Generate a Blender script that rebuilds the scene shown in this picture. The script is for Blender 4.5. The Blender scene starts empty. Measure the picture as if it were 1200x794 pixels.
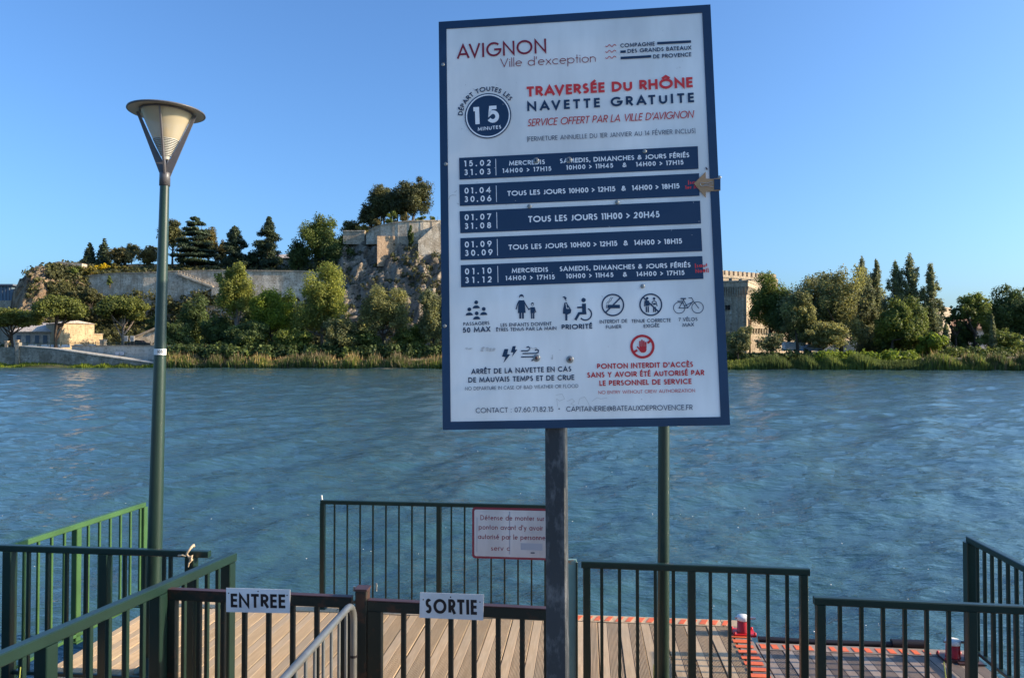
import bpy, math, random
import numpy as np
from mathutils import Vector, Matrix, noise
random.seed(7); RNG = np.random.default_rng(7)
SC = bpy.context.scene
COL = SC.collection
rad = math.radians

# ---------------------------------------------------------------- camera, sky, sun, exposure
F = 860.0            # focal length in pixels of the 1200 px wide photograph
EYE = 3.0            # eye height above the river
PITCH = rad(1.07)
cam_d = bpy.data.cameras.new('camera'); cam = bpy.data.objects.new('camera', cam_d); COL.objects.link(cam)
cam_d.sensor_width = 36; cam_d.lens = F / 1200 * 36; cam_d.clip_start = 0.05; cam_d.clip_end = 9000
cam.location = (0, 0, EYE); cam.rotation_euler = (rad(90) + PITCH, 0, 0)
SC.camera = cam
SUN_EL, SUN_AZ = rad(21.5), rad(94)      # azimuth from +Y towards +X
w = bpy.data.worlds.new('World'); SC.world = w; w.use_nodes = True
nt = w.node_tree; bg = nt.nodes['Background']
sky = nt.nodes.new('ShaderNodeTexSky'); sky.sky_type = 'NISHITA'; sky.sun_disc = False
sky.sun_elevation = SUN_EL; sky.sun_rotation = SUN_AZ; sky.altitude = 50
sky.air_density = 1.0; sky.dust_density = 2.5; sky.ozone_density = 4.0
hs = nt.nodes.new('ShaderNodeMix'); hs.data_type = 'RGBA'; hs.blend_type = 'MULTIPLY'; hs.inputs[0].default_value = 1; hs.inputs[7].default_value = (.60, .81, 1.0, 1); nt.links.new(sky.outputs[0], hs.inputs[6]); nt.links.new(hs.outputs[2], bg.inputs[0]); bg.inputs[1].default_value = 0.15
S = Vector((math.cos(SUN_EL) * math.sin(SUN_AZ), math.cos(SUN_EL) * math.cos(SUN_AZ), math.sin(SUN_EL)))
sd = bpy.data.lights.new('sun', 'SUN'); sd.energy = 4.6; sd.angle = rad(0.53); sd.color = (1.0, 0.80, 0.56)
so = bpy.data.objects.new('sun', sd); COL.objects.link(so); so.rotation_euler = S.to_track_quat('Z', 'Y').to_euler()
so.location = (60, 0, 60)
SC.view_settings.view_transform = 'Standard'; SC.view_settings.look = 'None'
SC.view_settings.exposure = 0.88; SC.view_settings.gamma = 1.0
SC.cycles.max_bounces = 6; SC.cycles.transparent_max_bounces = 12

# ---------------------------------------------------------------- helpers
CP, SP = math.cos(PITCH), math.sin(PITCH)
def P(px, py, Y):
    """the point at distance Y along the view axis that the photograph shows at pixel px, py"""
    vx, vz = (px - 600) / F, (397 - py) / F
    y = CP - SP * vz; z = SP + CP * vz
    return Vector((vx / y * Y, Y, EYE + z / y * Y))
def zpx(py, Y): return P(600, py, Y).z
def tag(o, label=None, cat=None, group=None, kind=None):
    if label: o['label'] = label
    if cat: o['category'] = cat
    if group: o['group'] = group
    if kind: o['kind'] = kind
    return o
def empty(name, loc, label=None, cat=None, group=None, rz=0, kind=None):
    o = bpy.data.objects.new(name, None); COL.objects.link(o); o.location = loc; o.rotation_euler = (0, 0, rz)
    o.empty_display_size = 0.2
    return tag(o, label, cat, group, kind)
def rel(o, parent):
    """parent o (built in world coordinates) keeping its place"""
    if parent is not None:
        o.parent = parent
        chain = Matrix.Identity(4); q = parent; ms = []
        while q is not None:
            ms.append(q.matrix_parent_inverse @ q.matrix_basis); q = q.parent
        for m in reversed(ms): chain = chain @ m
        o.matrix_parent_inverse = chain.inverted()
    return o
class MB:
    def __init__(s): s.v = []; s.f = []; s.sm = []
    def add(s, vs, fs, smooth=False):
        n = len(s.v); s.v += [tuple(v) for v in vs]; s.f += [tuple(i + n for i in f) for f in fs]; s.sm += [smooth] * len(fs); return s
    def box(s, c, size, M=None):
        x, y, z = [k / 2 for k in size]
        vs = [Vector((a * x, b * y, d * z)) for a in (-1, 1) for b in (-1, 1) for d in (-1, 1)]
        if M is not None: vs = [M @ v for v in vs]
        c = Vector(c)
        return s.add([v + c for v in vs], [(0, 1, 3, 2), (4, 6, 7, 5), (0, 4, 5, 1), (2, 3, 7, 6), (0, 2, 6, 4), (1, 5, 7, 3)])
    def beam(s, p0, p1, wd, ht, ch=0.0, up=(0, 0, 1)):
        """bar of rectangular section with chamfered edges; wd across, ht along up"""
        p0, p1 = Vector(p0), Vector(p1); d = (p1 - p0).normalized(); up = Vector(up)
        if abs(d.dot(up)) > .95: up = Vector((0, 1, 0))
        r = d.cross(up).normalized(); u = r.cross(d).normalized(); a, b = wd / 2, ht / 2
        if ch: prof = [(a, b - ch), (a - ch, b), (-a + ch, b), (-a, b - ch), (-a, -b + ch), (-a + ch, -b), (a - ch, -b), (a, -b + ch)]
        else: prof = [(a, b), (-a, b), (-a, -b), (a, -b)]
        n = len(prof); vs = [p + r * x + u * y for p in (p0, p1) for x, y in prof]
        return s.add(vs, [(i, (i + 1) % n, (i + 1) % n + n, i + n) for i in range(n)] + [tuple(range(n))[::-1], tuple(range(n, 2 * n))])
    def vbar(s, x, y, z0, z1, wd, dp, yaw, ch=0.003):
        r = Vector((math.cos(yaw), math.sin(yaw), 0)); u = Vector((-math.sin(yaw), math.cos(yaw), 0)); a, b = wd / 2, dp / 2
        ch = min(ch, a * .5, b * .5)
        prof = [(a, b - ch), (a - ch, b), (-a + ch, b), (-a, b - ch), (-a, -b + ch), (-a + ch, -b), (a - ch, -b), (a, -b + ch)]
        vs = [Vector((x, y, z)) + r * p + u * q for z in (z0, z1) for p, q in prof]; n = 8
        return s.add(vs, [(i, (i + 1) % n, (i + 1) % n + n, i + n) for i in range(n)] + [tuple(range(n))[::-1], tuple(range(n, 2 * n))])
    def tube(s, pts, rs, n=12, caps=True):
        pts = [Vector(p) for p in pts]; rings = []
        if not hasattr(rs, '__len__'): rs = [rs] * len(pts)
        prev = None
        for i, p in enumerate(pts):
            d = (pts[min(i + 1, len(pts) - 1)] - pts[max(i - 1, 0)]).normalized()
            if prev is None: a = d.orthogonal().normalized()
            else: a = (prev - d * prev.dot(d)).normalized()
            prev = a; b = d.cross(a)
            rings.append([p + (a * math.cos(t) + b * math.sin(t)) * rs[i] for t in [2 * math.pi * k / n for k in range(n)]])
        m = len(pts); vs = [v for r in rings for v in r]
        fs = [(i * n + k, i * n + (k + 1) % n, (i + 1) * n + (k + 1) % n, (i + 1) * n + k) for i in range(m - 1) for k in range(n)]
        s.add(vs, fs, True)
        if caps: s.add(rings[0], [tuple(range(n))[::-1]]); s.add(rings[-1], [tuple(range(n))])
        return s
    def lathe(s, prof, c, M=None, n=32, smooth=True):
        vs = []
        for r, z in prof:
            for k in range(n):
                t = 2 * math.pi * k / n; v = Vector((r * math.cos(t), r * math.sin(t), z))
                if M is not None: v = M @ v
                vs.append(v + Vector(c))
        m = len(prof)
        return s.add(vs, [(i * n + k, i * n + (k + 1) % n, (i + 1) * n + (k + 1) % n, (i + 1) * n + k) for i in range(m - 1) for k in range(n)], smooth)
    def prism(s, poly, ext):
        ext = Vector(ext); poly = [Vector(p) for p in poly]; n = len(poly)
        return s.add(poly + [p + ext for p in poly], [tuple(range(n))[::-1], tuple(range(n, 2 * n))] + [(i, (i + 1) % n, (i + 1) % n + n, i + n) for i in range(n)])
    def mesh(s, name, mat):
        me = bpy.data.meshes.new(name); me.from_pydata(s.v, [], s.f); me.materials.append(mat)
        if any(s.sm): me.polygons.foreach_set('use_smooth', s.sm)
        me.update(); return me
    def build(s, name, mat, parent=None):
        o = bpy.data.objects.new(name, s.mesh(name, mat)); COL.objects.link(o); return rel(o, parent)
def fast_mesh(name, V, Q, mat, tint=None, smooth=False, mats=None, mi=None):
    """V (n,3), Q (m,4) quads, optional per-face float attribute"""
    me = bpy.data.meshes.new(name); n, m = len(V), len(Q); k = Q.shape[1]
    me.vertices.add(n); me.vertices.foreach_set('co', np.asarray(V, np.float32).ravel())
    me.loops.add(m * k); me.loops.foreach_set('vertex_index', np.asarray(Q, np.int32).ravel())
    me.polygons.add(m); me.polygons.foreach_set('loop_start', np.arange(0, m * k, k, dtype=np.int32))
    me.polygons.foreach_set('loop_total', np.full(m, k, np.int32))
    if smooth: me.polygons.foreach_set('use_smooth', np.ones(m, bool))
    me.materials.append(mat); me.update(calc_edges=True)
    if tint is not None:
        a = me.attributes.new('leaf_tint', 'FLOAT', 'FACE'); a.data.foreach_set('value', np.asarray(tint, np.float32))
    return me
def link(name, me, parent=None):
    o = bpy.data.objects.new(name, me); COL.objects.link(o); return rel(o, parent)

# ---------------------------------------------------------------- materials
def mat_new(name):
    m = bpy.data.materials.new(name); m.use_nodes = True; t = m.node_tree; b = t.nodes['Principled BSDF']; return m, t, b
def N(t, typ, **kw):
    n = t.nodes.new(typ)
    for k, v in kw.items():
        if k in n.inputs: n.inputs[k].default_value = v
        else: setattr(n, k, v)
    return n
def ramp(t, fac, stops):
    r = t.nodes.new('ShaderNodeValToRGB'); e = r.color_ramp.elements
    while len(e) < len(stops): e.new(0.5)
    for i, (p, c) in enumerate(stops): e[i].position = p; e[i].color = (*c, 1) if len(c) == 3 else c
    t.links.new(fac, r.inputs[0]); return r.outputs[0]
def coords(t, scale=(1, 1, 1), obj=True):
    tc = N(t, 'ShaderNodeTexCoord'); mp = N(t, 'ShaderNodeMapping'); mp.inputs['Scale'].default_value = scale
    t.links.new(tc.outputs['Object' if obj else 'Generated'], mp.inputs[0]); return mp.outputs[0]
def noise_n(t, vec, scale, detail=4, rough=.55):
    n = N(t, 'ShaderNodeTexNoise', Scale=scale, Detail=detail, Roughness=rough); t.links.new(vec, n.inputs['Vector']); return n.outputs['Fac']
def bump(t, b, h, strength=.3, dist=.02, prev=None):
    bn = N(t, 'ShaderNodeBump', Strength=strength, Distance=dist); t.links.new(h, bn.inputs['Height'])
    if prev: t.links.new(prev, bn.inputs['Normal'])
    t.links.new(bn.outputs[0], b.inputs['Normal']); return bn.outputs[0]
def mix(t, fac, a, b_, mode='MIX'):
    m = N(t, 'ShaderNodeMix', data_type='RGBA', blend_type=mode)
    for s_, v in ((0, fac), (6, a), (7, b_)):
        if hasattr(v, 'links') or hasattr(v, 'is_linked'): t.links.new(v, m.inputs[s_])
        else: m.inputs[s_].default_value = v if s_ == 0 else (*v, 1)
    return m.outputs[2]
def paint(name, col, rough=.4, wear=None, wscale=6, wlo=.6, whi=.7, metal=0, bumpy=.15, stretch=(1, 1, 1)):
    m, t, b = mat_new(name); v = coords(t, stretch); n1 = noise_n(t, v, 3, 5); c2 = tuple(k * .72 for k in col)
    c = ramp(t, n1, [(.35, c2), (.65, col)])
    if wear:
        n2 = noise_n(t, v, wscale, 8, .65); f = ramp(t, n2, [(wlo, (0, 0, 0)), (whi, (1, 1, 1))]); c = mix(t, f, c, wear)
    t.links.new(c, b.inputs['Base Color']); b.inputs['Roughness'].default_value = rough; b.inputs['Metallic'].default_value = metal
    n3 = noise_n(t, v, 60, 3); bump(t, b, n3, bumpy, .002); return m
def flat(name, col, rough=.5, spec=None):
    m, t, b = mat_new(name); b.inputs['Base Color'].default_value = (*col, 1); b.inputs['Roughness'].default_value = rough; return m
def leaf(name, col, hue=(1.25, 1.1, .7), trans=.25, rough=.55):
    m = bpy.data.materials.new(name); m.use_nodes = True; t = m.node_tree; t.nodes.clear()
    out = N(t, 'ShaderNodeOutputMaterial'); at = N(t, 'ShaderNodeAttribute', attribute_name='leaf_tint')
    lo = tuple(k * .62 for k in col); hi = tuple(col[i] * 1.6 * hue[i] for i in range(3))
    c = ramp(t, at.outputs['Fac'], [(0, lo), (.5, col), (1, hi)])
    b = N(t, 'ShaderNodeBsdfPrincipled', Roughness=rough); t.links.new(c, b.inputs['Base Color']); b.inputs['Specular IOR Level'].default_value = .25
    tr = N(t, 'ShaderNodeBsdfTranslucent'); t.links.new(c, tr.inputs[0]); mx = N(t, 'ShaderNodeMixShader'); mx.inputs[0].default_value = trans
    t.links.new(b.outputs[0], mx.inputs[1]); t.links.new(tr.outputs[0], mx.inputs[2]); t.links.new(mx.outputs[0], out.inputs[0]); return m
def stone(name, c1, c2, c3, bw=1.0, bh=.5, dirt=.6, mort=.02, obj_scale=1.0, distort=.9):
    m, t, b = mat_new(name)
    tc = N(t, 'ShaderNodeTexCoord'); sx = N(t, 'ShaderNodeSeparateXYZ'); t.links.new(tc.outputs['Object'], sx.inputs[0])
    ad = N(t, 'ShaderNodeMath', operation='SUBTRACT'); t.links.new(sx.outputs[0], ad.inputs[0]); t.links.new(sx.outputs[1], ad.inputs[1])
    cb = N(t, 'ShaderNodeCombineXYZ'); t.links.new(ad.outputs[0], cb.inputs[0]); t.links.new(sx.outputs[2], cb.inputs[1])
    br = N(t, 'ShaderNodeTexBrick', Scale=obj_scale); br.inputs['Brick Width'].default_value = bw; br.inputs['Row Height'].default_value = bh
    br.inputs['Mortar Size'].default_value = mort; br.inputs['Color1'].default_value = (*c1, 1); br.inputs['Color2'].default_value = (*c2, 1); br.inputs['Mortar'].default_value = (*[k * .55 for k in c1], 1)
    dn = N(t, 'ShaderNodeTexNoise', Scale=.8, Detail=3); t.links.new(tc.outputs['Object'], dn.inputs['Vector'])
    dv = N(t, 'ShaderNodeVectorMath', operation='SCALE'); dv.inputs['Scale'].default_value = distort; t.links.new(dn.outputs['Color'], dv.inputs[0])
    da = N(t, 'ShaderNodeVectorMath', operation='ADD'); t.links.new(cb.outputs[0], da.inputs[0]); t.links.new(dv.outputs[0], da.inputs[1]); t.links.new(da.outputs[0], br.inputs['Vector'])
    n1 = noise_n(t, tc.outputs['Object'], .35, 8, .7); n2 = noise_n(t, tc.outputs['Object'], 2.2, 6, .7)
    c = mix(t, ramp(t, n1, [(.38, (0, 0, 0)), (.60, (dirt,) * 3)]), br.outputs['Color'], c3)
    mp = N(t, 'ShaderNodeMapping'); mp.inputs['Scale'].default_value = (1.2, 1.2, .12); t.links.new(tc.outputs['Object'], mp.inputs[0])
    n4 = noise_n(t, mp.outputs[0], 1.0, 6, .7)
    c = mix(t, ramp(t, n4, [(.5, (0, 0, 0)), (.7, (.55,) * 3)]), c, tuple(k * .4 for k in c3))
    c = mix(t, ramp(t, n2, [(.50, (0, 0, 0)), (.66, (.75,) * 3)]), c, tuple(k * .5 for k in c3))
    t.links.new(c, b.inputs['Base Color']); b.inputs['Roughness'].default_value = .9
    p = bump(t, b, n2, .8, .15); bump(t, b, br.outputs['Fac'], -.4, .06, p); return m

M = {}
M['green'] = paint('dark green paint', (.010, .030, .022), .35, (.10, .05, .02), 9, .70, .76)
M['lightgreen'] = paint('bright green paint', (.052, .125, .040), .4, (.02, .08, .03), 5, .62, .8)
M['greenlit'] = paint('weathered green paint paled as lit', (.19, .32, .28), .45, (.45, .16, .05), 12, .66, .72)  # pale base colour stands for a lit face; the orange specks are stains
M['poleg'] = paint('pole green paint', (.020, .044, .032), .35, (.07, .09, .06), 4, .6, .8, stretch=(6, 6, .6))
M['rusty'] = paint('rusting dark paint', (.008, .015, .011), .5, (.05, .022, .012), 7, .55, .62, bumpy=.5)
M['rusttop'] = paint('rust brown primer', (.075, .036, .034), .45, (.05, .022, .02), 8, .5, .7)
M['galv'] = paint('galvanised steel', (.30, .31, .30), .38, (.22, .22, .21), 10, .5, .7, metal=.65, bumpy=.3)
M['steel'] = paint('stainless steel', (.55, .55, .53), .3, metal=.9)
M['postdark'] = paint('weathered dark steel post', (.024, .030, .036), .6, (.13, .135, .14), 22, .50, .72, bumpy=.9, stretch=(1, 1, .45))
M['navy'] = paint('navy print', (.006, .033, .088), .38, (.02, .06, .13), 5, .6, .9, bumpy=.03)
M['navyflat'] = flat('navy ink', (.006, .028, .075), .4)
M['board'] = paint('weathered white aluminium board', (.90, .90, .88), .42, (.72, .715, .68), 5, .5, .8, bumpy=.04, stretch=(1, 1, .3))
M['white'] = flat('white ink', (.82, .83, .84), .45)
M['red'] = flat('red ink', (.50, .012, .018), .4)
M['darkred'] = flat('dark red ink', (.22, .004, .02), .4)
M['orangered'] = flat('bright red ink', (.65, .03, .03), .4)
M['scratch'] = flat('grey scratches', (.52, .51, .50), .7)
M['card'] = paint('brown cardboard', (.42, .26, .14), .8)
M['plate'] = paint('white enamel plate', (.80, .81, .82), .35, (.32, .27, .2), 8, .68, .78)
M['black'] = flat('black ink', (.012, .009, .012), .45)
M['notice'] = paint('weathered notice panel', (.62, .62, .62), .45, (.33, .33, .31), 4, .6, .75, stretch=(1, 1, .3))
M['maroon'] = flat('faded maroon ink', (.22, .03, .05), .5)
M['fade'] = flat('faded blue grey print', (.33, .37, .43), .5)
M['bark'] = paint('bark', (.10, .075, .055), .95, (.05, .035, .025), 2, .4, .6, bumpy=.8)
M['barkpale'] = paint('pale bark', (.24, .19, .15), .95, (.10, .08, .06), 2, .5, .7, bumpy=.8)
M['white_paint'] = paint('white paint', (.75, .74, .70), .5, (.35, .33, .3), 8, .62, .75)
M['redpaint'] = paint('red paint', (.55, .015, .02), .4, (.3, .02, .02), 6, .6, .8)
M['orange'] = paint('orange road paint', (.85, .16, .05), .6, (.45, .22, .14), 10, .60, .72)
M['hull'] = paint('pontoon steel', (.05, .05, .05), .6, (.12, .06, .03), 3, .5, .7)
M['concrete'] = paint('concrete', (.33, .31, .28), .9, (.22, .21, .19), 2, .45, .65, bumpy=.6)
M['rope'] = paint('hemp rope', (.55, .42, .28), .9)
M['lampgrey'] = paint('grey lamp enamel', (.11, .105, .11), .4)
M['lampunder'] = paint('cream lamp dish', (.50, .44, .33), .45)
M['rib'] = flat('lamp louvre grey', (.42, .41, .36), .4)

def wood(name, a, b_, c_):
    m, t, b = mat_new(name); v = coords(t, (14, 1.2, 14)); n1 = noise_n(t, v, 2.4, 6, .6)
    oi = N(t, 'ShaderNodeObjectInfo')
    v2 = coords(t, (1, .7, 1)); ad = N(t, 'ShaderNodeVectorMath', operation='ADD'); t.links.new(v2, ad.inputs[0])
    sc_ = N(t, 'ShaderNodeMath', operation='MULTIPLY'); t.links.new(oi.outputs['Random'], sc_.inputs[0]); sc_.inputs[1].default_value = 40
    t.links.new(sc_.outputs[0], ad.inputs[1]); n2 = noise_n(t, ad.outputs[0], 2.5, 5, .6)
    c = ramp(t, n1, [(.3, a), (.7, b_)]); c = mix(t, ramp(t, n2, [(.35, (0, 0, 0)), (.75, (.75,) * 3)]), c, c_)
    hv = N(t, 'ShaderNodeHueSaturation'); t.links.new(c, hv.inputs['Color'])
    mr = N(t, 'ShaderNodeMapRange'); mr.inputs['To Min'].default_value = .82; mr.inputs['To Max'].default_value = 1.12; t.links.new(oi.outputs['Random'], mr.inputs[0]); t.links.new(mr.outputs[0], hv.inputs['Value'])
    t.links.new(hv.outputs[0], b.inputs['Base Color']); b.inputs['Roughness'].default_value = .75
    bump(t, b, n1, .25, .004); return m
M['wood'] = wood('weathered decking timber', (.43, .295, .165), (.60, .435, .27), (.39, .31, .21))
M['woodshade'] = wood('decking timber greyed for shade', (.24, .17, .13), (.36, .28, .23), (.22, .20, .18))  # darker grey-brown holds the fence shade of the right deck in its colour

# lamp glass
m = bpy.data.materials.new('lamp glass'); m.use_nodes = True; t = m.node_tree; b = t.nodes['Principled BSDF']
b.inputs['Base Color'].default_value = (.60, .52, .36, 1); b.inputs['Roughness'].default_value = .25; b.inputs['Alpha'].default_value = .72
b.inputs['Alpha'].default_value = .55; M['glass'] = m; M['bulb'] = flat('amber bulb glass', (.75, .38, .12), .3)
m, t, b = mat_new('window glass'); b.inputs['Base Color'].default_value = (.03, .04, .05, 1); b.inputs['Roughness'].default_value = .08; M['pane'] = m

# water
m, t, b = mat_new('river water')
b.inputs['Base Color'].default_value = (.036, .088, .102, 1); b.inputs['Roughness'].default_value = .06; b.inputs['IOR'].default_value = 1.333
tc = N(t, 'ShaderNodeTexCoord'); mp = N(t, 'ShaderNodeMapping'); mp.inputs['Rotation'].default_value = (0, 0, rad(24)); mp.inputs['Scale'].default_value = (.55, 1.3, 1)
t.links.new(tc.outputs['Object'], mp.inputs[0])
big = noise_n(t, tc.outputs['Object'], .035, 3, .5)
wa = noise_n(t, mp.outputs[0], 2.0, 5, .62); wb = noise_n(t, mp.outputs[0], 8.0, 4, .6)
p1 = bump(t, b, wa, .55, .17); 
st = N(t, 'ShaderNodeMapRange'); st.inputs['From Min'].default_value = .38; st.inputs['From Max'].default_value = .62; st.inputs['To Min'].default_value = .06; st.inputs['To Max'].default_value = .35; t.links.new(big, st.inputs[0])
bn = N(t, 'ShaderNodeBump', Distance=.03); t.links.new(wb, bn.inputs['Height']); t.links.new(st.outputs[0], bn.inputs['Strength']); t.links.new(p1, bn.inputs['Normal']); t.links.new(bn.outputs[0], b.inputs['Normal'])
M['water'] = m

# ground and hill
m, t, b = mat_new('grassy ground'); v = coords(t); n1 = noise_n(t, v, .12, 8, .65); n2 = noise_n(t, v, 1.5, 6, .7)
c = ramp(t, n1, [(.35, (.05, .06, .025)), (.5, (.09, .085, .04)), (.7, (.20, .17, .11))]); t.links.new(c, b.inputs['Base Color']); b.inputs['Roughness'].default_value = .95; bump(t, b, n2, .8, .2); M['ground'] = m
m, t, b = mat_new('limestone rock and scrub soil'); v = coords(t); vz = coords(t, (1, 1, .55)); n1 = noise_n(t, vz, .22, 10, .68); n2 = noise_n(t, v, .9, 10, .75)
vo = N(t, 'ShaderNodeTexVoronoi', feature='DISTANCE_TO_EDGE', Scale=.45); t.links.new(vz, vo.inputs['Vector'])
rock = ramp(t, n1, [(.30, (.10, .08, .06)), (.44, (.25, .205, .16)), (.60, (.42, .35, .27)), (.72, (.32, .22, .14))])
sx_ = N(t, 'ShaderNodeSeparateXYZ'); t.links.new(v, sx_.inputs[0]); mr_ = N(t, 'ShaderNodeMapRange'); mr_.inputs['From Min'].default_value = -108; mr_.inputs['From Max'].default_value = -122; t.links.new(sx_.outputs[0], mr_.inputs[0])
rock = mix(t, mr_.outputs[0], rock, ramp(t, n1, [(.30, (.13, .08, .05)), (.50, (.36, .25, .15)), (.70, (.50, .38, .26))]))
rock = mix(t, ramp(t, n2, [(.38, (.75,) * 3), (.52, (0, 0, 0))]), rock, (.09, .08, .065))
ge = N(t, 'ShaderNodeNewGeometry'); sz = N(t, 'ShaderNodeSeparateXYZ'); t.links.new(ge.outputs['True Normal'], sz.inputs[0])
ad = N(t, 'ShaderNodeMath', operation='ADD'); t.links.new(sz.outputs[2], ad.inputs[0])
nm = N(t, 'ShaderNodeMath', operation='MULTIPLY_ADD'); t.links.new(n2, nm.inputs[0]); nm.inputs[1].default_value = .8; nm.inputs[2].default_value = -.4; t.links.new(nm.outputs[0], ad.inputs[1])
gr = ramp(t, n2, [(.35, (.03, .035, .015)), (.65, (.09, .08, .035))])
c = mix(t, ramp(t, ad.outputs[0], [(.55, (0, 0, 0)), (.72, (1, 1, 1))]), rock, gr)
t.links.new(c, b.inputs['Base Color']); b.inputs['Roughness'].default_value = .95
p1 = bump(t, b, n2, 1.0, .9); bump(t, b, vo.outputs['Distance'], .5, .5, p1); M['hill'] = m
M['wallgrey'] = stone('grey rubble masonry', (.64, .56, .44), (.78, .69, .55), (.33, .26, .18), .9, .45, .8)
M['wallpale'] = stone('pale limestone ashlar', (.42, .36, .27), (.52, .44, .33), (.28, .21, .14), 1.2, .55, .5)
M['wallwarm'] = stone('warm limestone masonry', (.50, .39, .27), (.60, .48, .34), (.36, .28, .20), 1.0, .5, .5)
M['wallbrown'] = stone('brown rubble masonry', (.38, .27, .18), (.46, .34, .23), (.25, .17, .11), .8, .4, .5)
M['quay'] = stone('stained quay masonry', (.36, .32, .26), (.44, .40, .33), (.16, .14, .10), 1.6, .6, .9)
M['quaypale'] = stone('pale cement wall', (.46, .44, .38), (.50, .48, .43), (.36, .34, .28), 3.0, 1.6, .4)
M['render'] = stone('worn ochre render', (.62, .47, .28), (.66, .50, .30), (.45, .33, .2), 3, 2, .5)
M['greyrender'] = stone('worn grey render', (.62, .55, .48), (.66, .59, .52), (.45, .38, .32), 3, 2, .6)
M['tile'] = paint('terracotta roof', (.27, .14, .08), .9, (.2, .15, .11), 2, .5, .7)
M['shutter'] = flat('blue grey shutters', (.12, .15, .19), .6)
M['vent'] = flat('dark opening', (.02, .018, .015), .9)
M['glassroof'] = flat('blue grey glazing', (.12, .18, .24), .3)
LEAF = {}
for k, c, tr in (('umbrella', (.115, .135, .030), .2), ('darkpine', (.088, .096, .040), .15), ('conifer', (.046, .070, .040), .12), ('golden', (.17, .15, .035), .3),
              ('poplar', (.22, .245, .06), .42), ('willow', (.23, .235, .095), .4), ('silver', (.21, .235, .125), .45), ('greywillow', (.19, .205, .095), .3), ('dark', (.095, .135, .046), .3), ('green', (.15, .19, .05), .35),
              ('bright', (.17, .23, .035), .4), ('yellow', (.55, .42, .02), .3), ('brownish', (.15, .13, .05), .25), ('reedtip', (.27, .21, .12), .3), ('reed', (.13, .17, .05), .35), ('scrub', (.095, .100, .042), .25)):
    LEAF[k] = leaf('foliage ' + k, c, trans=min(.5, tr + .12))
# ---------------------------------------------------------------- the river
def build_river():
    ys = [2.0]
    while ys[-1] < 170: ys.append(ys[-1] * 1.007 + .004)
    ys = np.array(ys); nx = 430; s = np.linspace(-1, 1, nx)
    Y = np.repeat(ys[:, None], nx, 1); X = s[None, :] * (Y * .92 + 4)
    dx = (Y * .92 + 4) * 2 / nx; dy = Y * .007 + .004; sp = np.maximum(dx, dy)
    Z = np.zeros_like(X); r = np.random.default_rng(3)
    for lam in np.geomspace(.24, 5.5, 90):
        th = rad(-62) + r.normal(0, .75); k = 2 * math.pi / lam; ph = r.uniform(0, 6.28)
        amp = .0038 * lam ** .82 * r.uniform(.6, 1.4); fade = np.clip((lam / sp - 2.0) / 1.6, 0, 1)
        wob = 1 + .35 * np.sin(X * .11 * r.uniform(.5, 2) + Y * .13 * r.uniform(.5, 2) + r.uniform(0, 6))
        Z += amp * fade * wob * np.sin(k * (X * math.cos(th) + Y * math.sin(th)) + ph + .6 * np.sin(.35 * X / lam + r.uniform(0, 6)))
    edge = np.clip((1 - np.abs(s)) * 12, 0, 1)[None, :]; Z *= edge
    V = np.stack([X, Y, Z], -1).reshape(-1, 3); m = len(ys)
    i = np.arange(m - 1)[:, None] * nx + np.arange(nx - 1)[None, :]
    Q = np.stack([i, i + 1, i + nx + 1, i + nx], -1).reshape(-1, 4)
    n = len(V); V = np.vstack([V, [(-3000, -400, -.16), (3000, -400, -.16), (3000, 900, -.16), (-3000, 900, -.16)]]); Q = np.vstack([Q, [(n, n + 1, n + 2, n + 3)]])
    o = link('river', fast_mesh('river', V, Q, M['water'], smooth=True)); tag(o, 'wide rippled blue green river', None, None, 'structure')
build_river()

# ---------------------------------------------------------------- far bank ground
def shore(x): return max(60.0, 136.3 - .131 * x)
ROWS = [(-5, -1.6), (-1, -.35), (0, -.02), (1.2, .5), (4, 1.1), (10, 2.1), (18, 2.75), (30, 2.9), (60, 2.9), (150, 2.9), (500, 2.6), (4000, 2.0)]
def gz(x, y):
    t_ = y - shore(x)
    return float(np.interp(t_, [a for a, _ in ROWS], [b for _, b in ROWS]))
def build_ground():
    xs = np.concatenate([np.linspace(-3500, -230, 8), np.linspace(-200, 200, 110), np.linspace(230, 3500, 8)]); V = []; 
    for t_, z in ROWS:
        for x in xs:
            wv = .5 * math.sin(x * .35) + .8 * math.sin(x * .09 + 1) if abs(x) < 220 and t_ < 3 else 0
            V.append((x, shore(x) + t_ + wv, z + (noise.noise((x * .2, t_ * .3, 0)) * .15 if -1 < t_ < 40 else 0)))
    nx = len(xs); m = len(ROWS); i = np.arange(m - 1)[:, None] * nx + np.arange(nx - 1)[None, :]
    Q = np.stack([i, i + 1, i + nx + 1, i + nx], -1).reshape(-1, 4)
    tag(link('ground', fast_mesh('ground', np.array(V), Q, M['ground'], smooth=True)), 'grassy far river bank', None, None, 'structure')
build_ground()

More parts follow.
